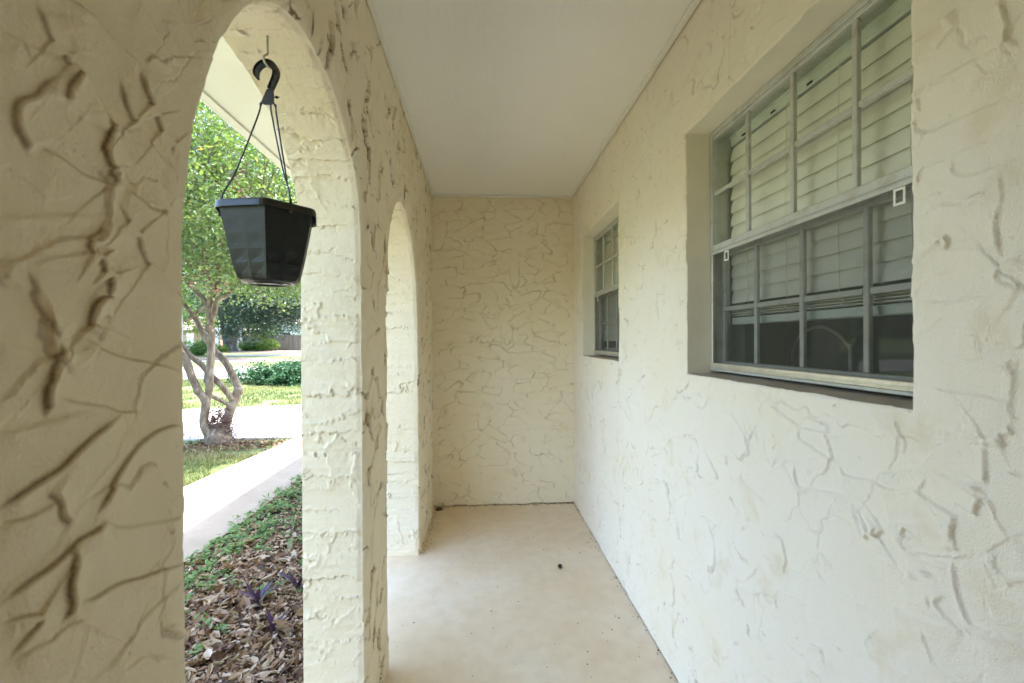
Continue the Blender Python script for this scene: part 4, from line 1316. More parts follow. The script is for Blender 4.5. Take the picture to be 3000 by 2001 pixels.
# leaves blown along the edge of the driveway and under the crape myrtle
n = 1500
x = rg.normal(-3.55, .45, n); y = 6.62 + .0 * x + rg.normal(0, .17, n) + .12 * (x + 3.6)
k = (x < np.interp(y, [4.8, 7.06], [-2.98, -2.82])) ; x, y = x[k], np.minimum(y[k], 7.02); n = len(x)
P = np.stack([x, y, np.full(n, GZ + .012)], 1) + rg.uniform(0, .015, (n, 3)) * (0, 0, 1)
V, F, A = leaf_mesh(P, rg.normal(size=(n, 3)) * .5 + (0, 0, 1), rg.uniform(.025, .06, n), rg.uniform(.35, .6, n), rg, rg.uniform(-.4, .6, n), 3, rg.beta(1.1, 2.4, n))
n2_ = 520; x = rg.uniform(-6.5, -2.9, n2_); y = rg.uniform(6.95, 10.4, n2_)
y = np.where(rg.uniform(size=n2_) < .6, 7.0 + rg.exponential(.45, n2_), y)
P = np.stack([x, y, np.full(n2_, GZ + .030)], 1)
V2, F2, A2 = leaf_mesh(P, rg.normal(size=(n2_, 3)) * .35 + (0, 0, 1), rg.uniform(.02, .045, n2_), rg.uniform(.35, .6, n2_), rg, rg.uniform(-.4, .6, n2_), 3, rg.beta(1.1, 2.2, n2_))
mk('fallen_leaves', np.concatenate([V, V2]), [np.concatenate([F, F2 + len(V)])], M_LITTER, smooth=True, attrs={'tone': np.concatenate([A, A2])}, kind='stuff',
   label='dark fallen leaves under the crape myrtle and on the driveway', cat='leaf litter')
# weeds coming up through the litter
mb = MB()
spots = []
for i in range(820):
    yv = rg.uniform(1.9, 6.9)
    # denser along the walk edge and in a drift across the bed
    if rg.uniform() < .5: xv = np.interp(yv, [3.14, 7.06], [-1.92, -1.84]) + abs(rg.normal(0, .24)) - .02
    else: xv = rg.uniform(-1.85, -.7)
    dn = vn(xv / .35, yv / .5, 88)
    if yv < 2.6 and rg.uniform() > .38: continue
    if dn < .36 and rg.uniform() < .6: continue
    spots.append((xv, yv))
for (xv, yv) in spots:
    m = rg.integers(7, 15); base = np.array([xv, yv, float(BEDZ(xv, yv))]); ht = rg.uniform(.03, .11)
    P = base + np.stack([rg.normal(0, .016, m), rg.normal(0, .016, m), rg.uniform(.35, 1, m) * ht], 1)
    N = np.stack([rg.normal(0, .45, m), rg.normal(0, .45, m), np.ones(m)], 1)
    V, F, A = leaf_mesh(P, N, rg.uniform(.022, .046, m), rg.uniform(.35, .5, m), rg, -.25, 3, np.clip(rg.normal(.6, .2, m), 0, 1))
    mb.add(V, F, tone=A); mb.tube([base, P[0]], .0014, 4, tone=.4)
mb.build('weeds', M_WEED, tone=True, smooth=True, kind='stuff', label='low green weeds sprouting through the leaf litter beside the walk', cat='weeds')


def blade(mb, base, az, L, w, lean, droop, tone, m=6):
    d = np.array([math.cos(az), math.sin(az), 0]); sd = np.array([-d[1], d[0], 0])
    V = []
    for i in range(m + 1):
        f = i / m
        c = np.asarray(base) + d * L * (lean * f + droop * f * f) + np.array([0, 0, 1]) * L * (f * math.sqrt(max(.02, 1 - lean ** 2)) - droop * .8 * f * f)
        ww = w * math.sin(math.pi * min(.97, .22 + .75 * f)) * (1 if i < m else .1)
        V += [c + sd * ww, c - np.array([0, 0, 1]) * ww * .35, c - sd * ww]
    mb.add(V, gridF(m + 1, 3), tone=tone)


for (px, py, seed, sc, lb) in ((-1.21, 2.54, 1, 1.0, 'purple-leaved plant in open leaf litter, left of the others'),
                               (-1.05, 2.68, 2, 1.15, 'purple-leaved plant half hidden by the near arch pier'),
                               (-1.03, 2.33, 3, .75, 'smallest purple-leaved sprout, nearest the camera in the litter')):
    q = np.random.default_rng(seed); mb = MB()
    z0 = float(BEDZ(px, py)); st = MB()
    st.tube([(px, py, z0 - .01), (px + .005, py, z0 + .03 * sc), (px + .004, py + .004, z0 + .055 * sc)], [.005, .0045, .003], 6, tone=.4)
    for i in range(7):
        blade(mb, (px, py, z0 + (.012 + .006 * i) * sc), i * 2.2 + q.uniform(0, .8), q.uniform(.10, .16) * sc, .012 * sc, q.uniform(.35, .75), q.uniform(.1, .4), q.uniform(.1, 1))
    r = empty('purple_plant', (px, py, z0), label=lb, cat='plant', group='purple-leaved plants in the bed')
    mb.build('leaf', M_PURPLE, r, smooth=True, tone=True); st.build('stem', M_PURPLE, r, smooth=True, tone=True)


def grass(n, xr, yr, hgt, wid, keep, seed, name, label):
    q = np.random.default_rng(seed)
    x = q.uniform(*xr, n); y = q.uniform(*yr, n); k = keep(x, y); x, y = x[k], y[k]; n = len(x)
    L = hgt * q.uniform(.5, 1.3, n); a = q.uniform(0, 6.28, n); ln = q.uniform(.1, .9, n) * L
    b = np.stack([x, y, gz(y) - .005], 1); s = np.stack([np.cos(a + 1.57), np.sin(a + 1.57), 0 * a], 1) * wid * .5; d = np.stack([np.cos(a), np.sin(a), 0 * a], 1)
    up_ = np.array([0, 0, 1.0])
    mid = b + d * ln[:, None] * .35 + up_ * L[:, None] * .6; tip = b + d * ln[:, None] + up_ * L[:, None] * .95
    V = np.stack([b - s, b + s, mid + s * .8, mid - s * .8, tip], 1).reshape(-1, 3)
    i = np.arange(n)[:, None] * 5
    t = np.clip(vn(x / .6, y / .6, seed + 3) * .9 + q.normal(0, .2, n), 0, 1)
    return mk(name, V, [i + np.array([0, 1, 2, 3]), i + np.array([3, 2, 4])], M_GRASS, attrs={'tone': np.repeat(t, 5)}, kind='stuff', label=label, cat='grass')


grass(26000, (-5.6, -2.8), (3.9, 7.0), .055, .007, lambda x, y: (x < np.interp(y, [3, 7.06], [-3.05, -2.84])) & (y < 6.95) & (vn(x / .25, y / .25, 90) > .30) & ((y < 6.5) | (vn(x / .1, y / .1, 95) > .7)), 31,
      'grass', 'thin grass growing between the walk and the driveway')
grass(42000, (-13, -3.2), (10.0, 17.9), .075, .013, lambda x, y: (y > np.interp(x, [-22, -6.27, -4, 4], [9.2, 10.25, 10.7, 11.6])) & (vn(x / .5, y / .5, 91) > .36) & (y < np.interp(x, [-90, -10.4, 40], [21, 17.55, 16])), 32,
      'grass', 'green grass strip between the driveway and the street')
# ------------------------------------------------------------------ crape myrtle
CM = empty('crape_myrtle', (-3.82, 6.88, GZ), label='multi-stemmed crape myrtle with peeling tan bark beside the driveway', cat='tree')
tr = MB()
ST = [([(-3.80, 6.86, -.22), (-3.824, 6.83, -.10), (-3.957, 6.8, 0.116), (-3.928, 6.8, 0.415), (-4.025, 6.8, 0.603), (-4.113, 6.8, 0.791), (-4.183, 6.8, 0.978), (-4.323, 6.8, 1.24), (-4.6, 6.75, 1.7), (-4.9, 6.6, 2.3), (-5.1, 6.5, 3.0)], (.075, .06, .05, .055, .05, .03)),
      ([(-3.945, 6.83, .38), (-3.922, 6.87, 0.594), (-3.922, 6.89, 0.819), (-3.913, 6.91, 1.16), (-3.909, 6.93, 1.483)], (.048, .05, .05)),
      ([(-3.905, 6.93, 1.46), (-3.968, 6.95, 1.732), (-3.94, 7.0, 1.966), (-3.882, 7.05, 2.204), (-3.898, 7.1, 2.523), (-3.82, 7.1, 3.1), (-3.9, 7.1, 3.7)], (.042, .036, .015)),
      ([(-3.78, 6.9, -.22), (-3.80, 6.95, -.14), (-3.767, 7.0, 0.085), (-3.726, 7.1, 0.331), (-3.675, 7.15, 0.52), (-3.69, 7.2, 0.614), (-3.83, 7.25, 0.871), (-3.971, 7.3, 1.05), (-4.114, 7.35, 1.17), (-4.296, 7.4, 1.415), (-4.441, 7.45, 1.641), (-4.587, 7.5, 1.808), (-4.9, 7.6, 2.2), (-5.2, 7.7, 3.0)], (.085, .065, .062, .05, .045, .04, .025)),
      ([(-3.70, 7.08, 0.43), (-3.82, 6.99, 0.66), (-3.92, 6.97, 0.776), (-4.074, 6.95, 0.969), (-4.265, 6.95, 1.142), (-4.417, 6.95, 1.353), (-4.8, 6.9, 1.9)], (.042, .04, .032)),
      ([(-3.690, 7.08, 0.31), (-3.812, 6.95, 0.447), (-3.965, 6.86, 0.555)], (.03, .027, .03)),
      ([(-3.94, 6.92, 1.62), (-4.0, 6.96, 1.867), (-4.163, 7.02, 2.026), (-4.346, 7.08, 2.187), (-4.567, 7.14, 2.447), (-4.75, 7.1, 3.0)], (.036, .03, .014)),
      ([(-3.90, 6.92, 1.60), (-3.86, 6.93, 1.78), (-3.848, 6.95, 1.904), (-3.727, 7.0, 1.996), (-3.584, 7.05, 2.205), (-3.493, 7.1, 2.565), (-3.3, 7.1, 3.1)], (.036, .03, .012)),
      ([(-3.965, 6.93, 1.82), (-3.871, 6.88, 2.106), (-3.942, 6.88, 2.295), (-4.003, 6.88, 2.597), (-3.95, 6.8, 3.2)], (.026, .02, .01)),
      ([(-4.32, 7.0, 1.60), (-4.10, 6.95, 1.76), (-3.97, 6.92, 1.83)], (.022, .026, .026))]
tips = []
for P, R in ST:
    m = len(P) * 6
    Q_ = spline(P, m); jitter = np.stack([vn(np.arange(m) * .3, 7.5 + i, 77) - .5 for i in range(3)], 1) * .012
    r = np.interp(np.linspace(0, 1, m), np.linspace(0, 1, len(R)), R) * (1 + .16 * (vn(np.arange(m) * .45, 3.5, 78) - .5))
    tr.tube(Q_ + jitter, r, 12)
    tips.append(Q_[-1])
tr.tube(spline([(-3.80, 6.88, -.25), (-3.80, 6.88, -.12), (-3.81, 6.88, .0), (-3.83, 6.88, .11)], 12), np.interp(np.linspace(0, 1, 12), [0, .5, 1], [.20, .165, .07]), 14)
# pruning knuckles
for c, r in (((-3.66, 7.16, .55), .062), ((-3.715, 7.1, .36), .058), ((-4.03, 6.79, .60), .055), ((-3.94, 6.9, 1.49), .056)):
    th = np.linspace(.05, math.pi - .05, 7)
    tr.lathe([(r * math.sin(t), -r * 1.2 * math.cos(t)) for t in th], c, 10)
tr.build('trunk', M_BARK, CM, smooth=True)
rg = np.random.default_rng(44)
cl = []
while len(cl) < 940:
    d = rg.normal(size=3); d /= np.linalg.norm(d); r_ = rg.uniform(.15, 1) ** (1 / 2.0)
    p = np.array([-4.1, 6.75, 3.45]) + d * r_ * np.array([2.35, 2.1, 1.75])
    if p[2] < 1.72 or p[0] > -1.75: continue
    if p[2] < 2.15 and (abs(p[0] + 3.95) < .5 or rg.uniform() < .35): continue
    if vn(p[0] * 1.7 + p[1], p[2] * 1.9 + p[1] * .7, 55) < .27: continue
    cl.append(p)
# drooping outer sprays low on the right
for i in range(34): cl.append(np.array([rg.uniform(-3.5, -2.35), rg.uniform(6.3, 7.6), rg.uniform(1.95, 2.45)]))
cl = np.array(cl)
tw = MB()
src = np.array(tips + [np.array(p) for P, R in ST[6:9] for p in P[2:]])
for p in cl[::2]:
    s = src[np.argmin(np.linalg.norm(src - p, axis=1))]
    mid = (s + p) / 2 + rg.normal(0, .08, 3) + (0, 0, .05)
    tw.tube(spline([s, mid, p], 8), np.linspace(.010, .003, 8), 5, caps=False)
tw.build('twig', M_BARK, CM, smooth=True)
per = 66; c = np.repeat(cl, per, 0); n = len(c)
off_ = rg.normal(size=(n, 3)) * np.array([.17, .17, .13])
P = c + off_
ctone = np.repeat(np.clip(rg.normal(.45, .22, len(cl)), 0, 1), per)
tone = np.clip(ctone * .6 + rg.uniform(0, .45, n) + (rg.uniform(size=n) < .008) * .5, 0, 1)
N = rg.normal(size=(n, 3)) * .6 + (0, 0, .75)
V, F, A = leaf_mesh(P, N, rg.uniform(.04, .082, n), rg.uniform(.45, .62, n), rg, .15, 1, tone)
mk('crown', V, [F], M_CRAPE, CM, attrs={'tone': A})
mb = MB()
for p in ((-3.62, 6.6, 2.03), (-3.52, 6.6, 2.08), (-3.66, 6.5, 1.98), (-3.75, 6.3, 3.55), (-3.1, 6.2, 3.25), (-4.25, 6.0, 3.9), (-4.05, 6.1, 3.0), (-2.9, 6.4, 2.9)):
    m = 16; q = np.array(p) + rg.normal(0, .035, (m, 3))
    V, F, A = leaf_mesh(q, rg.normal(size=(m, 3)), rg.uniform(.02, .035, m), rg.uniform(.7, .95, m), rg, .4, 3)
    mb.add(V, F)
mb.build('blossom', M_PINK, CM, smooth=True)
# dark climbing growth on the stump of the tree
n = 1300; th = rg.uniform(0, 6.28, n); hh = rg.beta(1.2, 1.8, n) * .52
r_ = .15 - .07 * hh / .5 + rg.normal(0, .025, n)
P = np.stack([-3.80 + r_ * np.cos(th) * 1.15 + .02 * hh, 6.9 + r_ * np.sin(th), GZ + hh], 1)
V, F, A = leaf_mesh(P, np.stack([np.cos(th), np.sin(th), .4 + 0 * th], 1) + rg.normal(size=(n, 3)) * .5, rg.uniform(.022, .045, n), rg.uniform(.4, .7, n), rg, .2, 3, rg.beta(1.3, 2, n))
mk('ivy', V, [F], M_VINE, attrs={'tone': A}, smooth=True, base=(-3.8, 6.9, GZ), label='dark reddish ivy wrapping the foot of the crape myrtle', cat='ivy')


# ------------------------------------------------------------------ other trees and shrubs
def crown(center, rad, ncl, per, lsize, spread, mat, parent, seed, name='crown', flat=.75, cut=.36, zmin=None, shape=1, wid=(.45, .65)):
    q = np.random.default_rng(seed); cl = []
    center = np.array(center, float); rad = np.array(rad, float)
    tries = 0
    while len(cl) < ncl and tries < ncl * 40:
        tries += 1
        d = q.normal(size=3); d /= np.linalg.norm(d)
        r = q.uniform(.08, 1) ** (1 / 2.4)
        lump = .78 + .44 * vn(math.atan2(d[1], d[0]) * 1.6 + seed, d[2] * 2.4 + 5, seed + 1)
        p = center + d * r * rad * lump
        if zmin is not None and p[2] < zmin + spread * .4 * q.uniform(): continue
        if vn(p[0] / rad[0] * 3 + seed, (p[2] + p[1] * .6) / rad[2] * 3, seed + 2) < cut: continue
        cl.append(p)
    cl = np.array(cl); c = np.repeat(cl, per, 0); n = len(c)
    P = c + q.normal(size=(n, 3)) * spread * np.array([1, 1, .7])
    if zmin is not None: P[:, 2] = np.maximum(P[:, 2], zmin - .0 + q.uniform(0, .05, n) * spread)
    t = np.clip(np.repeat(q.normal(.45, .2, len(cl)), per) * .6 + q.uniform(0, .42, n), 0, 1)
    N = q.normal(size=(n, 3)) * .65 + (0, 0, flat) + (P - center) / rad * .4
    V, F, A = leaf_mesh(P, N, lsize * q.uniform(.6, 1.3, n), q.uniform(*wid, n), q, .15, shape, t)
    return mk(name, V, [F], mat, parent, attrs={'tone': A}), cl


def tree(x, y, trunk_paths, crowns, bark, mat, label, seed, group=None, lsize=.2, per=60, spread=.5, cut=.36):
    z = float(gz(y)); T = empty('tree', (x, y, z), label=label, cat='tree', group=group)
    mb = MB(); q = np.random.default_rng(seed + 500)
    for P, R in trunk_paths:
        P = np.array(P, float) + (x, y, z); m = len(P) * 5
        mb.tube(spline(P, m), np.interp(np.linspace(0, 1, m), np.linspace(0, 1, len(R)), R) * (1 + .2 * (vn(np.arange(m) * .5, seed + .5, 79) - .5)), 10)
    allc = []
    C_ = []
    for (c, r, ncl) in crowns:
        o, cl = crown(np.array(c) + (x, y, z), r, ncl, per, lsize, spread, mat, T, seed, cut=cut); C_.append(cl); seed += 7
    for cl in C_:
        for p in cl[::9]:
            s = np.array(trunk_paths[0][0][-1]) + (x, y, z)
            mb.tube(spline([s, (s + p) / 2 + q.normal(0, .3, 3), p], 6), np.linspace(.05, .015, 6) * max(.6, lsize * 5), 5, caps=False)
    mb.build('trunk', bark, T, smooth=True)
    return T


tree(-25.9, 49, [([(0, 0, -.1), (0, 0, .5), (.1, 0, 1.4), (.3, 0, 2.6), (.9, 0, 4.2), (1.2, 0, 6)], (.95, .62, .48, .40, .28)), ([(-.15, -.1, .2), (-.3, -.1, 1.4), (-.55, -.1, 2.8), (-1.0, 0, 4.6)], (.42, .36, .3, .22)),
                 ([(.25, -.2, 2.0), (.9, -.2, 2.75), (2.2, -.2, 2.95), (3.6, -.2, 3.3)], (.14, .11, .08, .05))],
     [((1.2, 0, 6.6), (5.2, 4.2, 3.2), 260), ((3.2, -.5, 4.6), (3.6, 2.5, 1.5), 90)], M_DBARK, M_DARKLEAF, 'big dark evergreen tree with a lichen-spotted forked trunk on the far lawn', 60, lsize=.24, per=64, spread=.55)
tree(-13.6, 39, [([(0, 0, -.1), (0, 0, 1.5), (-.4, 0, 4)], (.35, .28, .2))],
     [((-4.6, 0, 4.6), (5.0, 3.2, 3.5), 360)], M_DBARK, M_DARKLEAF, 'glossy dark magnolia crown hanging low on the right, in front of the fence', 80, lsize=.20, per=64, spread=.42, cut=.30)
tree(-24.2, 52.5, [([(0, 0, -.1), (.1, 0, 1.2), (.1, 0, 2.4)], (.08, .06, .04))],
     [((-.1, 0, 2.5), (1.5, 1.0, 1.25), 60)], M_DBARK, M_LIMELEAF, 'small yellow-green tree between the dark forked trunk and the fence', 95, lsize=.17, per=44, spread=.3)
tree(-28.3, 41, [([(0, 0, -.1), (.1, 0, 2), (-.1, 0, 4.5), (.2, 0, 7)], (.20, .15, .12, .07))],
     [((1.2, 0, 5.2), (3.2, 2.6, 2.6), 150)], M_GBARK, M_MIDLEAF, 'mid-green tree with a slim pale trunk, farthest left through the arch', 110, lsize=.2, per=56, spread=.4)
tree(-33.5, 60, [([(0, 0, -.1), (0, 0, 3), (0, 0, 6)], (.3, .25, .15))],
     [((0, 0, 6.0), (5.5, 4, 4.5), 200)], M_GBARK, M_LIMELEAF, 'pale sunlit tree far behind the crape myrtle, before the brick house', 130, lsize=.28, per=56, spread=.6)
tree(-21, 33, [([(0, 0, -.1), (.2, 0, 3), (0, 0, 7)], (.3, .22, .15))], [((1.0, 0, 10.5), (8.5, 4, 6.0), 520)], M_GBARK, M_MIDLEAF, 'tall leafy tree whose crown rises above and behind the crape myrtle', 300, lsize=.26, per=60, spread=.6, cut=.28)
for i, (x, y, hgt, lb) in enumerate(((-46, 78, 12, 'tall backdrop tree above the brick house roof'), (-33, 80, 13, 'tall backdrop tree behind the carport'), (-22, 76, 12, 'tall backdrop tree behind the grey-green gable'), (-11, 72, 13, 'tall backdrop tree behind the magnolia'))):
    tree(x, y, [([(0, 0, -.1), (0, 0, 4), (0, 0, hgt * .6)], (.4, .3, .15))], [((0, 0, hgt * .55), (7.0, 5, hgt * .5), 230)], M_GBARK, M_MIDLEAF if i % 2 else M_BUSHLEAF, lb, 150 + i * 20, group='backdrop trees', lsize=.38, per=52, spread=.8, cut=.28)

# far wood that closes the view
q = np.random.default_rng(9); n = 42000
x = q.uniform(-150, 60, n); top = 9 + 7 * vn(x / 9, .5, 66) + 3 * vn(x / 2.5, .5, 67)
P = np.stack([x, 96 + 6 * vn(x / 5, q.uniform(0, 3, n), 68) + q.uniform(0, 5, n), gz(100) + q.uniform(0, 1, n) ** .8 * top], 1)
V, F, A = leaf_mesh(P, q.normal(size=(n, 3)) * .7 + (0, -.3, .6), q.uniform(.5, 1.1, n), q.uniform(.5, .8, n), q, .2, 1, np.clip(vn(x / 6, P[:, 2] / 3, 69) * .7 + q.uniform(0, .3, n), 0, 1))
mk('far_wood', V, [F], M_BUSHLEAF, attrs={'tone': A}, kind='stuff', label='far-off mass of green woodland closing the view', cat='woods')


def shrub(name, x, y, rad, ncl, per, ls, spread, mat, seed, label, cat='shrub', group=None, zc=None):
    z = float(gz(y)); T = empty(name, (x, y, z), label=label, cat=cat, group=group)
    o, cl = crown((x, y, z + (zc if zc is not None else rad[2] * .75)), rad, ncl, per, ls, spread, mat, T, seed, 'foliage', .6, .22, z + .02)
    mb = MB(); qq = np.random.default_rng(seed)
    for p in cl[::4]:
        b = np.array([x + (p[0] - x) * .35, y + (p[1] - y) * .35, z - .03])
        mb.tube(spline([b, (b + p) / 2 + qq.normal(0, .04, 3), p], 6), np.linspace(.02, .006, 6) * max(.7, rad[2]), 5, caps=False)
    mb.build('stem', M_DBARK, T, smooth=True)
    return T


shrub('bush', -6.35, 15.9, (1.45, .95, .40), 150, 60, .10, .12, M_BUSHLEAF, 200, 'broad dark green bush on the grass strip at the street edge', 'bush', zc=.28)
shrub('bush', -8.05, 16.1, (.55, .45, .30), 26, 36, .085, .10, M_BUSHLEAF, 207, 'low outlying spray of dark green leaves left of the broad bush', 'bush', zc=.22)
shrub('bush', -10.9, 15.2, (.55, .5, .35), 26, 40, .09, .12, M_BUSHLEAF, 211, 'small dark leafy bush left of the crape myrtle stems', 'bush', zc=.3)
for i, (x, y, r, lb) in enumerate(((-25.2, 50.6, (.75, .6, .55), 'leftmost round green shrub along the fence'), (-23.9, 50.2, (.8, .6, .6), 'middle round green shrub along the fence'), (-22.4, 49.8, (.95, .6, .65), 'rightmost and largest round green shrub along the fence'))):
    shrub('shrub', x, y, r, 44, 46, .14, .2, M_LIMELEAF if i != 1 else M_MIDLEAF, 220 + i * 9, lb, group='shrubs before the fence')
shrub('shrub', -23.6, 40, (1.0, .8, .8), 60, 50, .15, .22, M_MIDLEAF, 250, 'bushy green shrub left of the crape myrtle trunk on the far lawn')
shrub('shrub', -25.9, 47.2, (.95, .7, .5), 40, 44, .11, .2, M_LIMELEAF, 258, 'feathery yellow-green shrub left of the dark forked trunk')
# palm seedling
mb = MB(); q = np.random.default_rng(5); z = float(gz(18.6))
for i in range(15): blade(mb, (-9.2, 15.9, float(gz(15.9)) + .35), -.3 + i * .45 + q.uniform(-.2, .2), q.uniform(.45, .65), .022, q.uniform(.3, .8), q.uniform(.1, .45), q.uniform(.3, 1))
pr = empty('palm_seedling', (-9.2, 15.9, float(gz(15.9))), label='young fan palm with spiky leaves at the left end of the broad bush', cat='palm')
mb.build('frond', M_MIDLEAF, pr, smooth=True, tone=True)
mb = MB(); mb.tube([(-9.2, 15.9, float(gz(15.9)) - .03), (-9.2, 15.9, float(gz(15.9)) + .2), (-9.2, 15.9, float(gz(15.9)) + .38)], [.05, .04, .03], 8); mb.build('trunk', M_DBARK, pr)

# ------------------------------------------------------------------ fence
fa, fb = np.array([-28.0, 54.9]), np.array([-11.0, 46.2]); L = np.linalg.norm(fb - fa); d = (fb - fa) / L; nn = np.array([-d[1], d[0]])
FZ = float(gz(52))
fo = empty('wood_fence', (*((fa + fb) / 2), FZ), label='weathered grey board privacy fence behind the shrubs', cat='fence')
mb = MB(); s = 0; q = np.random.default_rng(8)
while s < L:
    a = fa + d * s; b = fa + d * (s + .135); h_ = 1.72 + q.uniform(-.04, .03); o = nn * q.uniform(-.006, .006); z0 = float(gz(a[1])) - .02
    V = [(*(a + o), z0), (*(b + o), z0), (*(b + o + nn * .02), z0), (*(a + o + nn * .02), z0)]
    V += [(x, y, z0 + h_) for x, y, _ in V]
    mb.add(V, [(0, 1, 5, 4), (1, 2, 6, 5), (2, 3, 7, 6), (3, 0, 4, 7), (4, 5, 6, 7)]); s += .142 + q.uniform(0, .006)
mb.build('board', M_FENCE, fo)
for k in range(8):
    a = fa + d * (k * 2.4 + .5) + nn * .06; z0 = float(gz(a[1])); mb = MB(); mb.box(a[0] - .05, a[0] + .05, a[1] - .0, a[1] + .1, z0 - .02, z0 + 1.62); mb.build('post', M_FENCE, fo)

# ------------------------------------------------------------------ far buildings, truck, bin
def house(x0, x1, y0, y1, hw_, rise, wall, label, gable_x=False, windows=(), door=None, name='house'):
    z = float(gz(y0)) - .05; H = empty(name, ((x0 + x1) / 2, (y0 + y1) / 2, z), label=label, cat='house')
    mb = MB(); mb.box(x0, x1, y0, y1, z, z + hw_)
    if gable_x:
        xm = (x0 + x1) / 2; mb.add([(x0, y0, z + hw_), (x1, y0, z + hw_), (xm, y0, z + hw_ + rise)], T=[(0, 1, 2)]); mb.add([(x0, y1, z + hw_), (x1, y1, z + hw_), (xm, y1, z + hw_ + rise)], T=[(2, 1, 0)])
    mb.build('wall', wall, H)
    mb = MB(); e = .45; t = .12
    if gable_x:
        xm = (x0 + x1) / 2; zl = z + hw_ - e * rise / (xm - x0)
        for sx, xe in ((-1, x0 - e), (1, x1 + e)):
            V = [(xe, y0 - e, zl), (xm, y0 - e, z + hw_ + rise), (xm, y1 + e, z + hw_ + rise), (xe, y1 + e, zl)]
            V += [(a, b, c + t) for a, b, c in V]
            mb.add(V, [(0, 1, 2, 3), (4, 5, 6, 7), (0, 1, 5, 4), (1, 2, 6, 5), (2, 3, 7, 6), (3, 0, 4, 7)])
    else:
        ym = (y0 + y1) / 2; zl = z + hw_ - .05
        for ye in (y0 - e, y1 + e):
            V = [(x0 - e, ye, zl), (x1 + e, ye, zl), (x1 - 1.5, ym, z + hw_ + rise), (x0 + 1.5, ym, z + hw_ + rise)]
            V += [(a, b, c + t) for a, b, c in V]
            mb.add(V, [(0, 1, 2, 3), (4, 5, 6, 7), (0, 1, 5, 4), (1, 2, 6, 5), (2, 3, 7, 6), (3, 0, 4, 7)])
        for xe, xi in ((x0 - e, x0 + 1.5), (x1 + e, x1 - 1.5)):
            V = [(xe, y0 - e, zl + .01), (xe, y1 + e, zl + .01), (xi, ym, z + hw_ + rise + .01)]; V += [(a, b, c + t) for a, b, c in V]
            mb.add(V, [(0, 1, 4, 3)], [(0, 1, 2), (3, 5, 4)])
    mb.build('roof', M_SHINGLE, H)
    for (wx, wz, ww, wh) in windows:
        f = MB(); ring_y(f, wx, wx + ww, y0 - .06, y0 + .0 - .003, z + wz, z + wz + wh, .08); fo_ = f.build('window', M_WHITE, H)
        g_ = MB(); g_.box(wx + .08, wx + ww - .08, y0 - .03, y0 - .004, z + wz + .08, z + wz + wh - .08); g_.build('pane', M_DGLASS, fo_)
    if door:
        mb = MB(); mb.bbox(door, door + .95, y0 - .05, y0 - .003, z + .02, z + 2.1, .01); dd = mb.build('door', M_WHITE, H)
        k = MB(); k.lathe([(.001, -.03), (.03, -.02), (.03, .02), (.001, .03)], (door + .85, y0 - .08, z + 1.0), 8); k.build('handle', M_CHROME, dd)
    return H


def ring_y(mb, x0, x1, y0, y1, z0, z1, w_):
    mb.box(x0, x0 + w_, y0, y1, z0, z1); mb.box(x1 - w_, x1, y0, y1, z0, z1); mb.box(x0 + w_, x1 - w_, y0, y1, z0, z0 + w_); mb.box(x0 + w_, x1 - w_, y0, y1, z1 - w_, z1)


house(-47, -36.5, 66, 74, 2.5, 1.9, M_BRICK, 'red brick house with brown shingle roof glimpsed at far left', windows=((-44.5, .9, 1.2, 1.2), (-38.4, .9, 1.2, 1.2)), door=-40.6, name='brick_house')
house(-28.4, -20.5, 60, 70, 2.35, 1.5, M_SIDING, 'grey-green gabled house rising behind the board fence', gable_x=True, windows=((-25.2, 1.0, 1.1, 1.1),), name='gabled_house')
cz = float(gz(52)); cp = empty('carport', (-28.2, 53.5, cz), label='white post and flat white roof of a carport over the red truck', cat='carport')
mb = MB(); mb.bbox(-30.6, -26.2, 51.8, 60.5, cz + 2.25, cz + 2.5, .02); mb.build('roof', M_WHITE, cp)
for (x, y) in ((-28.75, 52.0), (-26.4, 52.0), (-30.3, 60.2), (-26.4, 60.2)):
    mb = MB(); mb.bbox(x - .19, x + .19, y - .15, y + .15, cz - .05, cz + 2.2495, .015); mb.build('post', M_WHITE, cp)
# pickup truck seen from behind
tx, ty = -28.6, 55.2; tz = float(gz(ty)); tk = empty('pickup_truck', (tx, ty, tz), label='red pickup truck parked under the carport behind the dark trunk', cat='truck')
def prof(mb, P, x0, x1):
    n = len(P); V = [(x0, ty + a, tz + b) for a, b in P] + [(x1, ty + a, tz + b) for a, b in P]
    c0 = [(x0, ty + np.mean([a for a, b in P]), tz + np.mean([b for a, b in P]))]; c1 = [(x1, c0[0][1], c0[0][2])]
    mb.add(V + c0 + c1, [(k, (k + 1) % n, n + (k + 1) % n, n + k) for k in range(n)], [(2 * n, (k + 1) % n, k) for k in range(n)] + [(2 * n + 1, n + k, n + (k + 1) % n) for k in range(n)])
mb = MB(); prof(mb, [(0, .50), (0, 1.12), (1.75, 1.12), (1.75, 1.14), (3.3, 1.14), (3.45, 1.10), (4.6, 1.02), (4.75, .85), (4.75, .5)], tx - .92, tx + .92); body = mb.build('body', M_RED, tk)
mb = MB(); prof(mb, [(1.78, 1.145), (1.9, 1.72), (2.05, 1.78), (2.9, 1.78), (3.05, 1.72), (3.5, 1.145)], tx - .82, tx + .82); cab = mb.build('cab', M_RED, tk)
mb = MB(); mb.add([(tx - .66, ty + 1.79, tz + 1.22), (tx + .66, ty + 1.79, tz + 1.22), (tx + .62, ty + 1.885, tz + 1.66), (tx - .62, ty + 1.885, tz + 1.66)], [(0, 1, 2, 3)]); mb.V[0][:, 1] -= .012; mb.build('rear_window', M_DGLASS, cab)
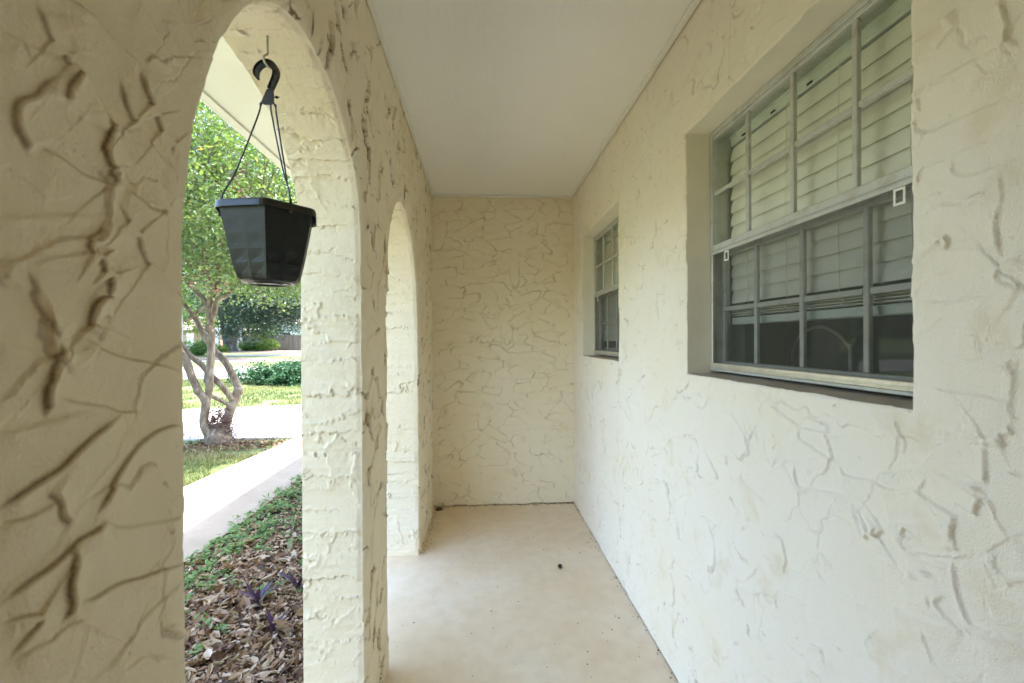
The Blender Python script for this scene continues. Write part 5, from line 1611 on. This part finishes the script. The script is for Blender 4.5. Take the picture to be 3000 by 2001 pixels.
mb = MB(); mb.bbox(tx - .92, tx + .92, ty - .14, ty - .003, tz + .42, tz + .60, .02); mb.build('bumper', M_CHROME, tk)
mb = MB(); mb.bbox(tx - .70, tx + .70, ty - .025, ty - .002, tz + .66, tz + 1.08, .01); mb.build('tailgate', M_RED, tk)
for sx in (-.86, .78):
    mb = MB(); mb.bbox(tx + sx, tx + sx + .09, ty - .03, ty - .002, tz + .72, tz + 1.04, .01); mb.build('tail_light', M_RED, tk)
for sx in (-.86, .62):
    for sy in (.85, 3.75):
        mb = MB(); a = np.arange(20) * 2 * np.pi / 20
        P = [(.37 * math.cos(t), .37 * math.sin(t)) for t in a]
        mb.prism(P, (tx + sx + .12, ty + sy, tz + .37), (0, 1, 0), (0, 0, 1), .24); wo = mb.build('wheel', M_RUBBER, tk)
        mb = MB(); mb.prism([(x * .55, y * .55) for x, y in P], (tx + sx + .12, ty + sy, tz + .37), (0, 1, 0), (0, 0, 1), .25); mb.build('rim', M_CHROME, wo)
# wheeled bin
bx, by = -27.05, 47.3; bz = float(gz(by)); bn = empty('wheelie_bin', (bx, by, bz), label='dark wheeled rubbish bin on the far lawn behind the crape myrtle stem', cat='bin')
mb = MB(); P0 = [(-.24, -.28), (.24, -.28), (.24, .28), (-.24, .28)]
V = [(bx + a * .82, by + b * .82, bz + .08) for a, b in P0] + [(bx + a * 1.05, by + b * 1.1, bz + .95) for a, b in P0]
mb.add(V, [(3, 2, 1, 0), (4, 5, 6, 7)] + [(k, (k + 1) % 4, 4 + (k + 1) % 4, 4 + k) for k in range(4)]); mb.build('body', M_BIN, bn)
mb = MB(); mb.bbox(bx - .28, bx + .28, by - .34, by + .33, bz + .952, bz + 1.01, .015); mb.build('lid', M_BIN, bn)
for sx in (-.25, .21):
    mb = MB(); mb.prism([(.1 * math.cos(t), .1 * math.sin(t)) for t in np.arange(14) * 2 * np.pi / 14], (bx + sx + .02, by + .26, bz + .1), (0, 1, 0), (0, 0, 1), .05); mb.build('wheel', M_RUBBER, bn)
